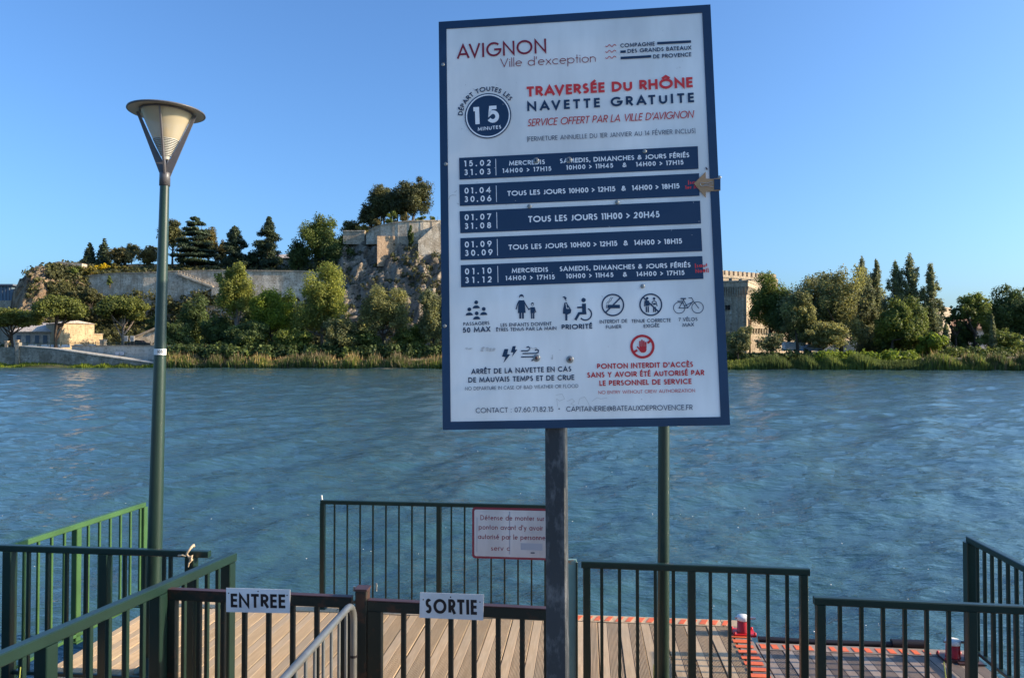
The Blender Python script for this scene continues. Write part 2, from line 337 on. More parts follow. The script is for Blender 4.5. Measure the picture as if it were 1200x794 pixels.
# ---------------------------------------------------------------- the rock hill
PX = [2, 10, 15, 21, 34, 50, 95, 108, 190, 300, 352, 385, 400, 430, 475, 520, 600, 700, 760]
T_ = [(183, 413), (191, 392), (199, 380), (201.8, 345), (203, 321), (228, 309), (420, 385)]
PR = [[(184, 413), (188, 412), (190, 411), (192, 410), (196, 410), (220, 410), (420, 412)],
      [(184, 413), (188, 411), (190, 410), (193, 408), (197, 406), (220, 406), (420, 412)],
      [(184, 413), (187, 392), (190, 372), (194, 356), (198, 346), (220, 350), (420, 405)],
      [(184, 413), (187, 384), (190, 358), (194, 340), (198, 329), (220, 332), (420, 400)],
      [(184, 413), (187, 375), (190, 345), (194, 327), (198, 317), (220, 318), (420, 400)],
      [(184, 413), (188, 375), (192, 340), (196, 322), (200, 313), (220, 312), (420, 395)],
      [(183, 413), (190, 388), (195, 362), (199, 332), (203, 314), (228, 308), (420, 390)],
      T_, T_, T_, T_,
      [(184, 413), (191, 388), (197, 352), (202, 325), (206, 305), (228, 292), (420, 370)],
      [(186, 413), (190, 380), (196, 340), (201, 305), (206, 284), (228, 276), (420, 360)],
      [(186, 413), (190, 372), (195, 332), (201, 296), (206, 272), (228, 264), (420, 350)],
      [(186, 413), (189, 370), (194, 326), (200, 291), (206, 266), (228, 261), (420, 350)],
      [(186, 413), (189, 370), (194, 326), (200, 291), (206, 266), (228, 261), (420, 350)],
      [(188, 413), (192, 376), (198, 340), (204, 310), (210, 290), (232, 285), (420, 360)],
      [(192, 413), (197, 400), (202, 385), (208, 365), (214, 350), (236, 345), (420, 380)],
      [(196, 413), (200, 412), (206, 411), (210, 410), (216, 410), (238, 410), (420, 412)]]
HILL_PTS = []
def hill_at(px, k):
    """k in 0..6 along the profile"""
    ds = [np.interp(px, PX, [PR[i][j][0] for i in range(len(PX))]) for j in range(7)]; yy = [np.interp(px, PX, [PR[i][j][1] for i in range(len(PX))]) for j in range(7)]
    d = np.interp(k, range(7), ds); z = np.interp(k, range(7), [EYE + (413 - y_) / F * d_ for y_, d_ in zip(yy, ds)])
    return (px - 600) / F * d, d, z
def build_hill():
    pxs = np.arange(2, 761, 2.2); ks = np.concatenate([np.linspace(0, 4, 66), np.linspace(4.1, 5, 8), [5.5, 6]]); V = []
    for k in ks:
        for px in pxs:
            x, d, z = hill_at(px, k)
            rocky = 1.0 if px > 385 else (.9 if px < 62 else .45)
            if 104 < px < 352 and 1.5 < k < 5: rocky = .12
            n = noise.ridged_multi_fractal((x * .10 + z * .03, z * .10 - x * .02, d * .03), 1.0, 2.1, 6, 1.0, 2.0) - 1.0
            n2 = noise.fractal((x * .35, z * .28, 3.0), .8, 2.0, 5)
            n3 = noise.turbulence((x * .8, z * .6, 9.0), 4, False)
            e = min(1, k * 1.5) * (1 if k < 4.2 else .15)
            V.append((x + n2 * .7 * rocky * e, d - (n * 1.35 + n2 * 1.4 + n3 * .5) * rocky * e, z + n2 * 1.1 * rocky * min(e, 1)))
    nx = len(pxs); m = len(ks); i = np.arange(m - 1)[:, None] * nx + np.arange(nx - 1)[None, :]
    Q = np.stack([i, i + 1, i + nx + 1, i + nx], -1).reshape(-1, 4); V = np.array(V)
    tag(link('hill', fast_mesh('hill', V, Q, M['hill'])), 'steep limestone hill with scrub and a cliff', None, None, 'structure')
    return V.reshape(m, nx, 3), pxs, ks
HV, HPX, HK = build_hill()

# ---------------------------------------------------------------- foliage tools
def leaf_quads(C, Nn, size, r, elong=1.3, up=None):
    """quads at C (n,3) with rough normals Nn"""
    n = len(C); nn = Nn + r.normal(0, .55, (n, 3)); nn /= np.linalg.norm(nn, axis=1)[:, None] + 1e-9
    a = np.cross(nn, r.normal(0, 1, (n, 3))) if up is None else np.cross(nn, np.tile(np.array(up, float), (n, 1)) + r.normal(0, .25, (n, 3)))
    a /= np.linalg.norm(a, axis=1)[:, None] + 1e-9; b_ = np.cross(nn, a); s = (size * r.uniform(.55, 1.35, n))[:, None]
    V = np.stack([C - a * s * .5, C - b_ * s * .5 * elong + a * s * .1, C + a * s * .5, C + b_ * s * .5 * elong], 1).reshape(-1, 3)
    return V, np.arange(4 * n).reshape(-1, 4)
def lobe_cloud(lobes, n, size, r, shell=.16, elong=1.3, up=None, flat_bottom=0):
    vol = np.array([l[3] * l[4] + l[3] * l[5] + l[4] * l[5] for l in lobes]); vol = vol ** .8; w_ = vol / vol.sum(); idx = r.choice(len(lobes), n, p=w_); L = np.array(lobes)[idx]
    d = r.normal(0, 1, (n, 3)); d /= np.linalg.norm(d, axis=1)[:, None]
    if flat_bottom: d[:, 2] = np.where(d[:, 2] < 0, d[:, 2] * (1 - flat_bottom), d[:, 2])
    rr = 1.02 - np.abs(r.normal(0, shell, n)) + r.normal(0, .14, n); C = L[:, :3] + d * L[:, 3:6] * rr[:, None]
    V, Q = leaf_quads(C, d, size, r, elong, up)
    lt = r.uniform(.25, .75, len(lobes))[idx]; tint = np.clip(lt + r.normal(0, .16, n), 0, 1)
    return V, Q, tint
def limbs(mb, base, top, lobes, r0, r, nl=7, bend=.4, frac=.35, rt=None):
    """tapered bent trunk with limbs reaching into the crown lobes"""
    base, top = Vector(base), Vector(top); H = (top - base).length; pts = []; off = Vector((r.normal(0, bend), r.normal(0, bend * .5), 0))
    for i in range(7):
        t_ = i / 6; pts.append(base.lerp(top, t_) + off * math.sin(t_ * math.pi) * .5)
    mb.tube(pts, [r0 * (1.25 if i == 0 else 1 - .75 * i / 6) for i in range(7)], 8)
    ls = list(lobes); r.shuffle(ls)
    for l in ls[:nl]:
        t_ = frac + r.uniform(0, .35); a = base.lerp(top, t_) + off * math.sin(t_ * math.pi) * .5; b_ = Vector(l[:3]); m_ = a.lerp(b_, .5) + Vector((0, 0, -.06 * H + r.uniform(0, .03) * H))
        mb.tube([a, m_, b_], [r0 * .5, r0 * .33, r0 * .12], 6)
def crown_lobes(kind, c, R, r, n=None):
    """c crown centre, R half sizes"""
    out = []; ph = r.uniform(0, 6.28); cx, cy, cz = c; rx, ry, rz = R
    if kind == 'umbrella':
        for i in range(n or 60):
            a = r.uniform(0, 6.28); q = math.sqrt(r.uniform(0, 1)) * .84; h = (1 - q * q) ** .5 * (1 if i % 2 else r.uniform(.1, .9))
            s = r.uniform(.22, .34) * (1.15 - .4 * q)
            out.append((cx + rx * q * math.cos(a), cy + ry * q * math.sin(a), cz - rz * .45 + rz * 1.15 * h * r.uniform(.75, 1), rx * s, rx * s, rz * s * 1.25))
    elif kind == 'broad':
        for i in range(n or 74):
            d = r.normal(0, 1, 3); d /= np.linalg.norm(d); d *= (1 / np.abs(d).max()) ** .55; q = r.uniform(.15, .80) * (1 + .14 * math.sin(3 * math.atan2(d[2], d[0]) + ph)); s = r.uniform(.14, .38) * (1.25 - .5 * q)
            out.append((cx + rx * d[0] * q, cy + ry * d[1] * q, cz + rz * d[2] * q, rx * s, ry * s, rz * s * r.uniform(.7, 1.1)))
    elif kind == 'poplar':
        ax = [(0, 1.0)] + [(r.uniform(-.8, .8), r.uniform(.5, .93)) for _ in range(5)]
        for i in range(n or 96):
            ox, tp = ax[0 if i % 5 < 2 else i % 6]; h = (i + r.uniform(0, 1)) / (n or 96); wdt = (1 - h) ** .62 * .9 + .05; a = r.uniform(0, 6.28); q = r.uniform(0, .9) * wdt
            out.append((cx + rx * (ox * (1 - .25 * h) * .8 + q * .45 * math.cos(a)), cy + ry * .6 * q * math.sin(a), cz - rz + 2 * rz * h * tp * .96, rx * (.12 + .26 * wdt) * r.uniform(.6, 1.3), ry * (.15 + .3 * wdt), rz * r.uniform(.06, .16)))
    elif kind == 'cypress':
        for i in range(n or 60):
            h = (i + r.uniform(0, 1)) / (n or 60) * 2 - 1; wdt = (1 - max(0, h) ** 1.5) * .9 + .12; a = r.uniform(0, 6.28); q = r.uniform(0, .75) * wdt
            out.append((cx + rx * q * math.cos(a), cy + ry * q * math.sin(a), cz + rz * h * .92, rx * (.12 + .26 * wdt) * r.uniform(.7, 1.2), ry * (.12 + .26 * wdt), rz * r.uniform(.07, .14)))
    elif kind == 'open':
        for i in range((n or 16) * 2):
            d = r.normal(0, 1, 3); d /= np.linalg.norm(d); q = r.uniform(.25, .95); s = r.uniform(.10, .24)
            out.append((cx + rx * d[0] * q, cy + ry * d[1] * q, cz + rz * d[2] * q, rx * s, ry * s, rz * s * .6))
    elif kind == 'conifer':
        nt_ = n or 13
        for i in range(nt_):
            t_ = (i + .5) / nt_; z = cz - rz + 2 * rz * t_; wr = rx * (1 - t_) ** .75 * r.uniform(.8, 1.1) + rx * .06; k = 6 if t_ < .8 else 3
            for j in range(k):
                a = 6.28 * j / k + r.uniform(0, 1); out.append((cx + wr * .55 * math.cos(a), cy + wr * .55 * math.sin(a), z - wr * .10, wr * .48 + .1, wr * .48 + .1, rz / nt_ * r.uniform(.7, 1.1)))
    elif kind == 'cedar':
        nt_ = n or 9
        for i in range(nt_):
            t_ = (i + .5) / nt_; z = cz - rz * .9 + 1.85 * rz * t_; wr = rx * (1 - t_ ** 1.5 * .85); k = 7
            for j in range(k):
                a = 6.28 * j / k + r.uniform(0, 1); q = r.uniform(.35, .75); out.append((cx + wr * q * math.cos(a), cy + wr * q * math.sin(a), z + r.normal(0, rz * .03), wr * .38, wr * .38, rz / nt_ * .55))
    return out
DENS = 4.6
def tree(name, kind, lf, cx, top, base, wpx, d, label, group, crown_bottom=None, bark='bark', on_ground=True, size=None, dens=1.0, trunk=.025, lean=0, seed=None, cat='tree', flatb=0, zoff=0, nl=8, n=None):
    r = np.random.default_rng(seed if seed is not None else int(cx * 7 + top))
    b0 = P(cx, base, d)
    z0 = gz(b0.x, d) if on_ground else b0.z
    zt = zpx(top, d); cb = zpx(crown_bottom if crown_bottom is not None else base - 2, d); k = d / F
    rx = wpx / 2 * k; rz = (zt - cb) / 2; cz = (zt + cb) / 2; cxw = P(cx + lean, 400, d).x; H = zt - z0
    b0 = Vector((b0.x, d, z0 - .3))
    root = empty(name, b0, label, cat, group)
    lob = crown_lobes(kind, (cxw, d, cz), (rx, rx * .85 if kind not in ('poplar', 'cypress') else rx, rz), r, n)
    area = wpx * abs((crown_bottom or base) - top); nn = int(max(500, min(24000, area * DENS * dens))); sz = size or {'umbrella': .29, 'broad': .31, 'poplar': .27, 'cypress': .29, 'open': .28, 'conifer': .29, 'cedar': .30}[kind] * (d / 165) ** .5
    V, Q, ti = lobe_cloud(lob, nn, sz, r, shell={'open': .5, 'poplar': .55, 'conifer': .3}.get(kind, .36), flat_bottom=flatb, elong=1.5 if kind in ('conifer', 'cedar', 'umbrella') else 1.25)
    link('crown', fast_mesh('crown', V, Q, LEAF[lf], ti), root)
    mb = MB(); limbs(mb, b0, (cxw, d, zt - .2 * H if kind in ('poplar', 'cypress', 'conifer', 'cedar') else cz), lob, H * trunk, r, nl, bend=H * .03)
    mb.build('trunk', M[bark], root); return root
def shrub(name, lf, cx, top, base, wpx, d, label, group, dens=1.0, size=.32, seed=None, cat='shrub', on_ground=True, kind='broad'):
    r = np.random.default_rng(seed if seed is not None else int(cx * 13 + top)); zt = zpx(top, d); zb = zpx(base, d); k = d / F; x = P(cx, 400, d).x
    z0 = gz(x, d) if on_ground else zb; root = empty(name, (x, d, z0 - .1), label, cat, group)
    lob = crown_lobes(kind, (x, d, (zt + zb) / 2), (wpx / 2 * k, wpx / 2 * k * .8, (zt - zb) / 2), r, 16 if kind == 'broad' else None)
    nn = int(max(160, wpx * (base - top) * DENS * dens)); V, Q, ti = lobe_cloud(lob, nn, size, r, shell=.25)
    link('foliage', fast_mesh('foliage', V, Q, LEAF[lf], ti), root)
    mb = MB()
    for _ in range(4): mb.tube([(x + r.normal(0, .2), d + r.normal(0, .2), z0 - .3), (x + r.normal(0, wpx * k * .12), d + r.normal(0, .3), (zb + zt) / 2 + .3)], [.09, .03], 5)
    mb.build('stem', M['bark'], root); return root

# ---------------------------------------------------------------- trees on the promenade, the terrace and the cliff
G1, G2, G3, G4, G5 = 'umbrella pines on the promenade', 'trees on the terrace above the wall', 'riverside trees below the rock', 'trees on the right bank', 'trees on the cliff top'
tree('umbrella_pine', 'umbrella', 'umbrella', 16, 359, 406, 66, 162, 'umbrella pine cut by the left edge of the picture, darkest of the promenade pines', G1, 392, flatb=.5, dens=1.4, trunk=.03, lean=-4)
tree('umbrella_pine', 'umbrella', 'umbrella', 67, 346, 406, 66, 158, 'largest umbrella pine, standing before the sunlit ochre house wall', G1, 384, 'bark', flatb=.5, dens=1.7, trunk=.036)
tree('umbrella_pine', 'umbrella', 'umbrella', 143, 345, 404, 62, 163, 'umbrella pine with a forked pale trunk beside the two white panels', G1, 385, 'barkpale', flatb=.5, dens=1.7, trunk=.03)
tree('cedar_tree', 'conifer', 'conifer', 104, 284, 310, 19, 222, 'small bluish cedar at the left end of the terrace', G2, 309, on_ground=False, dens=1.5)
tree('cedar_tree', 'conifer', 'conifer', 121, 279, 310, 20, 222, 'small bluish cedar with a ragged top, right of its shorter twin', G2, 309, on_ground=False, dens=1.5)
tree('oak_tree', 'broad', 'brownish', 142, 287, 312, 36, 218, 'rounded olive brown oak behind the yellow broom', G2, 311, on_ground=False, dens=1.6)
tree('oak_tree', 'broad', 'darkpine', 154, 283, 308, 22, 232, 'dark round tree peeping between the two brown oaks', G2, 306, on_ground=False, dens=1.4)
tree('oak_tree', 'broad', 'brownish', 174, 286, 312, 34, 219, 'second olive brown oak, just left of the lamp post', G2, 311, on_ground=False, dens=1.6)
tree('pine_tree', 'broad', 'darkpine', 202, 256, 312, 36, 228, 'tall rounded pine whose crown peeps out behind the lamp post', G2, 292, on_ground=False, dens=1.7)
tree('cedar_tree', 'cedar', 'conifer', 228, 252, 318, 58, 216, 'broad layered cedar with a pointed leader right of the lamp post', G2, 312, on_ground=False, dens=2.0)
tree('pine_tree', 'broad', 'brownish', 244, 262, 314, 26, 226, 'rounded pine standing close behind the layered cedar', G2, 308, on_ground=False, dens=1.6)
tree('oak_tree', 'broad', 'brownish', 260, 280, 316, 16, 226, 'small brownish tree squeezed between the cedar and a black conifer', G2, 314, on_ground=False, dens=1.5)
tree('cypress_tree', 'cypress', 'conifer', 274, 264, 316, 32, 214, 'squat nearly black conifer, shorter of the dark pair', G2, 315, on_ground=False, dens=2.2)
tree('cypress_tree', 'cypress', 'conifer', 315, 253, 316, 33, 214, 'tall nearly black conifer, taller of the dark pair', G2, 315, on_ground=False, dens=2.2)
tree('pine_tree', 'broad', 'conifer', 296, 292, 318, 26, 216, 'low dark bushy tree between the two black conifers', G2, 317, on_ground=False, dens=1.6)
tree('broadleaf_tree', 'broad', 'green', 374, 250, 322, 52, 208, 'large leafy green tree at the right end of the terrace', G2, 312, on_ground=False, dens=1.8)
tree('broadleaf_tree', 'broad', 'dark', 350, 278, 324, 34, 208, 'dark bush like tree on the left shoulder of the leafy green one', G2, 322, on_ground=False, dens=1.8)
tree('broadleaf_tree', 'broad', 'dark', 396, 268, 330, 44, 204, 'dark ivy clad tree hanging over the slope beside the cliff', G2, 326, on_ground=False, dens=1.8)
tree('pine_tree', 'broad', 'darkpine', 412, 257, 284, 30, 226, 'low dark pine behind the square parapet on the cliff', G5, 280, on_ground=False, dens=1.5)
tree('pine_tree', 'broad', 'darkpine', 450, 213, 266, 50, 222, 'left lobe pine of the great clump on the cliff top, leaning left', G5, 258, on_ground=False, dens=2.0, lean=-2)
tree('pine_tree', 'broad', 'darkpine', 483, 206, 262, 54, 216, 'great spreading pine with a bare pinkish trunk on the cliff top', G5, 255, 'barkpale', on_ground=False, dens=2.0, trunk=.035)
tree('pine_tree', 'broad', 'darkpine', 466, 217, 262, 40, 219, 'dark pine filling the middle of the great clump on the cliff top', G5, 260, on_ground=False, dens=2.0)
tree('pine_tree', 'broad', 'darkpine', 435, 233, 272, 32, 220, 'lowest dark pine trailing down the left side of the cliff top clump', G5, 268, on_ground=False, dens=1.9)
for i, (cx, tp, wd, lb) in enumerate([(119, 309, 16, 'yellow broom bush at the left end of the flowering row'), (134, 309, 15, 'yellow broom bush in the middle of the flowering row'), (147, 311, 14, 'yellow broom bush at the right end of the flowering row')]):
    shrub('broom_bush', 'yellow' if i == 0 else 'golden', cx, tp, 318, wd, 208, lb, 'broom bushes on the terrace edge', on_ground=False, dens=1.3)
for cx, tp, bs, wd, lf, lb in [(62, 306, 330, 26, 'scrub', 'dark scrub oak on the crest left of the terrace'), (82, 305, 328, 28, 'green', 'lighter green bush below the ruined wall on the crest'), (104, 310, 326, 24, 'golden', 'pale thin bush at the top end of the terrace wall'),
        (75, 325, 350, 40, 'scrub', 'wide dark thicket on the slope above the large umbrella pine'), (105, 335, 360, 40, 'scrub', 'dark thicket climbing over the left end of the terrace wall'), (40, 334, 350, 20, 'green', 'green bush growing on the brown crag'), (120, 352, 374, 26, 'brownish', 'brown dry bush hanging below the left end of the terrace wall'), (152, 350, 372, 30, 'scrub', 'dark bush at the foot of the terrace wall above the forked pine'), (180, 366, 392, 24, 'dark', 'dark bush beside the lamp post below the stairs'), (128, 322, 336, 8, 'dark', 'ivy tongue hanging from the top of the terrace wall')]:
    shrub('scrub_bush', lf, cx, tp, bs, wd, np.interp(bs, [320, 330, 350, 365], [204, 200, 196, 192]), lb, 'bushes on the slope', on_ground=False, dens=1.5)
# below the rock
tree('poplar_tree', 'broad', 'poplar', 277, 303, 412, 52, 158, 'yellow green poplar with a leaning pale trunk, leftmost by the reeds', G3, 376, 'barkpale', dens=1.7, trunk=.022, lean=-2)
tree('poplar_tree', 'broad', 'poplar', 378, 306, 414, 70, 154, 'tall full yellow green poplar in front of the terrace wall', G3, 404, 'barkpale', dens=1.8, trunk=.022)
tree('poplar_tree', 'broad', 'bright', 320, 334, 414, 56, 157, 'shorter bright green poplar with a dark base between two yellow ones', G3, 405, dens=1.7)
tree('dark_tree', 'broad', 'dark', 226, 345, 414, 50, 172, 'dark round tree right of the lamp post under the stairs', G3, 412, dens=1.6)
tree('dark_tree', 'broad', 'dark', 256, 368, 416, 44, 160, 'low dark tree below the leftmost yellow poplar', G3, 414, dens=1.6)
tree('dark_tree', 'broad', 'dark', 300, 352, 416, 50, 166, 'dark leafy tree behind the gap of the first two poplars', G3, 412, dens=1.7)
tree('dark_tree', 'broad', 'dark', 345, 352, 416, 46, 163, 'dark leafy tree hugging the left side of the tall full poplar', G3, 412, dens=1.6)
tree('dark_tree', 'broad', 'greywillow', 400, 372, 416, 46, 150, 'low greyish tree under the right side of the tall full poplar', G3, 413, dens=1.3)
tree('willow_tree', 'broad', 'willow', 452, 330, 414, 64, 152, 'open grey green willow before the foot of the cliff', G3, 402, dens=1.1, trunk=.02, nl=16)
tree('dark_tree', 'broad', 'greywillow', 508, 332, 414, 42, 150, 'dull green willow partly hidden by the big board', G3, 408, dens=1.6)
tree('dark_tree', 'broad', 'dark', 560, 340, 414, 60, 150, 'tree hidden behind the left half of the big board', G3, 408, dens=1.0)
for cx, tp, wd, dd_, lf, lb in ((290, 376, 60, 152, 'dark', 'dark rounded bush tree right of the leaning pale trunk'), (345, 382, 56, 151, 'green', 'low green bush tree before the bright green poplar'), (425, 380, 50, 151, 'dark', 'low dark bush tree between the tall full poplar and the open willow'), (482, 378, 46, 151, 'green', 'low green bush tree right of the open willow'), (205, 372, 44, 156, 'dark', 'dark bush tree touching the right side of the lamp post')):
    tree('bush_tree', 'broad', lf, cx, tp, 416, wd, dd_, lb, G3, 415, dens=1.3)
for cx, tp, wd, dd_, lf, lb in ((926, 336, 56, 156, 'dark', 'dark tree filling the dip between the plane tree and the largest willow'), (1018, 334, 56, 154, 'willow', 'broad pale tree behind the two slim poplar spires'), (1084, 350, 44, 150, 'greywillow', 'pale tree behind the right hand of the three shaggy poplars'), (965, 372, 60, 139, 'willow', 'low pale willow skirt hanging down to the bright hedge'), (1172, 384, 50, 140, 'green', 'low green tree in front of the big dark round tree')):
    tree('background_tree', 'broad', lf, cx, tp, 414, wd, dd_, lb, G4, 411, dens=1.3)
# right bank
tree('feathery_tree', 'broad', 'greywillow', 866, 380, 424, 36, 136, 'small feathery grey green tree touching the board edge', G4, 422, dens=.9)
tree('feathery_tree', 'broad', 'greywillow', 903, 388, 420, 40, 138, 'thin feathery sapling before the low rampart', G4, 416, dens=.4)
tree('plane_tree', 'broad', 'green', 905, 316, 408, 54, 158, 'dense olive plane tree growing against the machicolated tower', G4, 396, dens=1.9)
tree('willow_tree', 'broad', 'greywillow', 948, 309, 414, 78, 150, 'largest greyish willow of the right bank, left part of the mass', G4, 408, dens=1.9, size=.30)
tree('willow_tree', 'broad', 'willow', 936, 340, 416, 46, 140, 'lower silvery willow with a dark bare trunk in front of the parked vans', G4, 401, dens=1.8, trunk=.03, size=.29)
tree('willow_tree', 'broad', 'willow', 984, 305, 416, 68, 143, 'yellowish billowing willow on the right side of the largest one', G4, 412, dens=1.9, size=.29)
tree('poplar_tree', 'poplar', 'silver', 1011, 300, 412, 42, 150, 'slim poplar spire rising directly out of the yellowish willow', G4, 409, dens=1.8)
tree('poplar_tree', 'poplar', 'silver', 1028, 303, 412, 36, 152, 'thin poplar spire at the edge of the open gap of sky', G4, 409, dens=1.7)
tree('leaning_tree', 'broad', 'green', 1044, 350, 416, 50, 140, 'rounded green tree with dark leaning trunks near the gap', G4, 408, dens=1.6, lean=4, trunk=.03)
tree('poplar_tree', 'poplar', 'silver', 1050, 306, 412, 44, 146, 'shaggy poplar left of the tallest spire', G4, 405, dens=1.8)
tree('poplar_tree', 'poplar', 'silver', 1067, 297, 412, 46, 145, 'tallest shaggy poplar spire of the right bank', G4, 405, dens=1.9)
tree('poplar_tree', 'poplar', 'silver', 1091, 307, 414, 36, 144, 'narrow poplar spire left of the square stone tower', G4, 405, dens=1.9)
tree('dark_tree', 'broad', 'green', 1070, 346, 416, 52, 141, 'wide olive tree under the three shaggy poplars', G4, 412, dens=1.7)
tree('dark_tree', 'broad', 'dark', 1040, 380, 418, 40, 143, 'low dark tree below the leaning one', G4, 415, dens=1.3)
shrub('laurel_bush', 'bright', 1092, 389, 426, 42, 136, 'tall bright yellow green bush left of the small poplar', 'bushes on the right bank', dens=1.8)
tree('young_poplar', 'poplar', 'silver', 1109, 378, 418, 19, 139, 'small pointed poplar before the foot of the square tower', G4, 414, dens=2.0)
tree('bare_tree', 'open', 'dark', 1121, 352, 414, 26, 146, 'half dead tree with bare top twigs right of the square tower', G4, 398, dens=.5, nl=14, n=26)
tree('open_tree', 'broad', 'green', 1143, 336, 414, 40, 145, 'open black trunked tree with thin crown and gaps of sky', G4, 392, dens=.75, nl=16, n=40, trunk=.03)
tree('dark_tree', 'broad', 'dark', 1130, 372, 418, 36, 148, 'dark low tree filling the foot of the open crowned one', G4, 415, dens=1.6)
tree('young_poplar', 'poplar', 'silver', 1163, 368, 420, 13, 138, 'very narrow small poplar before the big dark tree', G4, 408, dens=2.4)
tree('dark_tree', 'broad', 'dark', 1187, 326, 412, 62, 146, 'big dark round tree at the right edge of the picture', G4, 411, dens=2.0)
tree('dark_tree', 'broad', 'dark', 1164, 352, 414, 30, 150, 'dark tree leaning out from the left flank of the big round one', G4, 408, dens=1.8)
tree('dark_tree', 'broad', 'dark', 1225, 338, 412, 50, 144, 'dark tree mostly cut off by the right edge of the picture', G4, 410, dens=1.5)

def wood_edge(name, x0, x1, d, top, base, lf, label, seed):
    r = np.random.default_rng(seed); lob = []; px = x0
    while px < x1:
        dd = d + r.uniform(-6, 6); zt = zpx(top + 4 * math.sin(px * .07) + r.uniform(-4, 4), dd); x = P(px, 400, dd).x; lob.append((x, dd, zt / 2 + 1, r.uniform(2, 4), 2.5, zt / 2 - 1)); px += r.uniform(2, 5)
    V, Q, ti = lobe_cloud(lob, int((x1 - x0) * 26), 1.0, r, .25); tag(link(name, fast_mesh(name, V, Q, LEAF[lf], ti)), label, None, None, 'stuff')
wood_edge('riverside_wood', 590, 838, 172, 352, 412, 'dark', 'dark riverside wood continuing behind the board', 6)
wood_edge('distant_wood', 955, 1340, 262, 396, 412, 'dark', 'distant wood behind the right bank', 5)
# undergrowth that nobody could count
def scatter_scrub():
    r = np.random.default_rng(11); Vs = []; Qs = []; Ts = []; off = 0; c = 0
    while c < 2900:
        i = r.integers(0, len(HK) - 3); j = r.integers(0, len(HPX)); px, k = HPX[j], HK[i]
        if px > 752: continue
        if px < 58 and not (r.random() < .09): continue
        if 104 < px < 352 and 2.0 < k < 3.95: continue
        if px > 392 and r.random() > (.45 if k < 1.2 else .13): continue
        if k > 4.8: continue
        p = HV[i, j] if c % 5 else np.array(P(r.uniform(92, 392), 388 - 44 * r.random() ** 2.2, 198.0 - 2 * r.random())); s = r.uniform(.7, 1.7); n = 26; d = r.normal(0, 1, (n, 3)); d /= np.linalg.norm(d, axis=1)[:, None]; C = p + np.array([0, -.4, .3]) + d * np.array([s, s, s * .8]) * r.uniform(.6, 1, (n, 1))
        V, Q = leaf_quads(C, d, .55, r); Vs.append(V); Qs.append(Q + off); off += len(V); Ts.append(np.clip(r.uniform(.1, .8) + r.normal(0, .12, n), 0, 1)); c += 1
    o = link('undergrowth', fast_mesh('undergrowth', np.vstack(Vs), np.vstack(Qs), LEAF['scrub'], np.concatenate(Ts)))
    tag(o, 'dark scrub and ivy covering the hillside', None, None, 'stuff')
scatter_scrub()
def hedge(name, x0, x1, d, top, base, lf, label, seed, per=2.6, size=.42, jag=2.2, cat='hedge'):
    r = np.random.default_rng(seed); lob = []; px = x0
    while px < x1:
        dd = d + r.uniform(-2, 2); zt = zpx(top + r.uniform(-jag, jag), dd); zb = zpx(base, dd); x = P(px, 400, dd).x; lob.append((x, dd, (zt + zb) / 2, r.uniform(1.0, 1.9), r.uniform(1, 1.6), (zt - zb) / 2)); px += r.uniform(3, 7)
    V, Q, ti = lobe_cloud(lob, int((x1 - x0) * (base - top) * per), size, r, .25)
    return tag(link(name, fast_mesh(name, V, Q, LEAF[lf], ti)), label, cat)
hedge('hedge', 196, 850, 149, 404, 424, 'dark', 'long dark hedge behind the reeds below the rock', 1, 3.0)
hedge('bramble_hedge', 850, 975, 138, 413, 426, 'dark', 'dark bramble hedge below the parked vans', 2, 3.2)
hedge('laurel_hedge', 965, 1075, 133.5, 412, 430, 'bright', 'bright green bushy hedge at the water under the willows', 3, 3.6)
hedge('bramble_hedge', 1070, 1260, 138, 408, 424, 'green', 'mixed green hedge running to the right edge of the picture', 4, 3.4)
def reeds(x0, x1, d0, h, n, lf, seed, zb=-.1, depth=3.0):
    r = np.random.default_rng(seed); px = r.uniform(x0, x1, n); t_ = r.uniform(0, depth, n); ray = (px - 600) / F; Yc = 136.3 / (1 + .131 * ray) + t_ - .6; X = ray * Yc
    clump = 1 + .35 * np.sin(X * .9 + 3 * np.sin(X * .23)) ; hh = h * r.uniform(.55, 1.15, n) * clump; z0 = np.interp(t_ - .6, [a for a, _ in ROWS], [b for _, b in ROWS]) + zb
    a = r.uniform(0, 6.28, n); wv = .10 * r.uniform(.6, 1.5, n); lx = r.normal(0, .16, n) * hh; ly = r.normal(0, .16, n) * hh
    dx, dy = np.cos(a) * wv, np.sin(a) * wv; Z = np.zeros(n)
    V = np.stack([np.stack([X - dx, Yc - dy, z0], -1), np.stack([X + dx, Yc + dy, z0], -1), np.stack([X + dx * .8 + lx * .5, Yc + dy * .8 + ly * .5, z0 + hh * .6], -1), np.stack([X + lx, Yc + ly, z0 + hh], -1)], 1).reshape(-1, 3)
    tint = np.clip(.5 + .25 * np.sin(X * .35) + r.normal(0, .2, n), 0, 1)
    return V, np.arange(4 * n).reshape(-1, 4), tint
def reedbed(name, x0, x1, h, n, lf, seed, label, depth=3.0):
    V, Q, ti = reeds(x0, x1, 0, h, n, lf, seed, depth=depth); tag(link(name, fast_mesh(name, V, Q, LEAF[lf], ti)), label, None, None, 'stuff')
reedbed('reeds', 192, 845, 1.5, 26000, 'reed', 21, 'green reeds at the foot of the rock')
reedbed('dry_reeds', 192, 845, 1.9, 6000, 'reedtip', 22, 'straw coloured reed tips at the foot of the rock', 4.5)
reedbed('reeds', 845, 985, 1.6, 6500, 'reed', 23, 'green reeds by the tower')
reedbed('reeds', 980, 1290, 1.8, 16000, 'reed', 24, 'tall green reeds on the right')
reedbed('dry_reeds', 1080, 1290, 2.0, 1200, 'reedtip', 25, 'dry reed tips on the right', 4.5)
reedbed('weeds', -30, 192, .7, 5000, 'bright', 26, 'low weeds along the quay foot', 2.0)

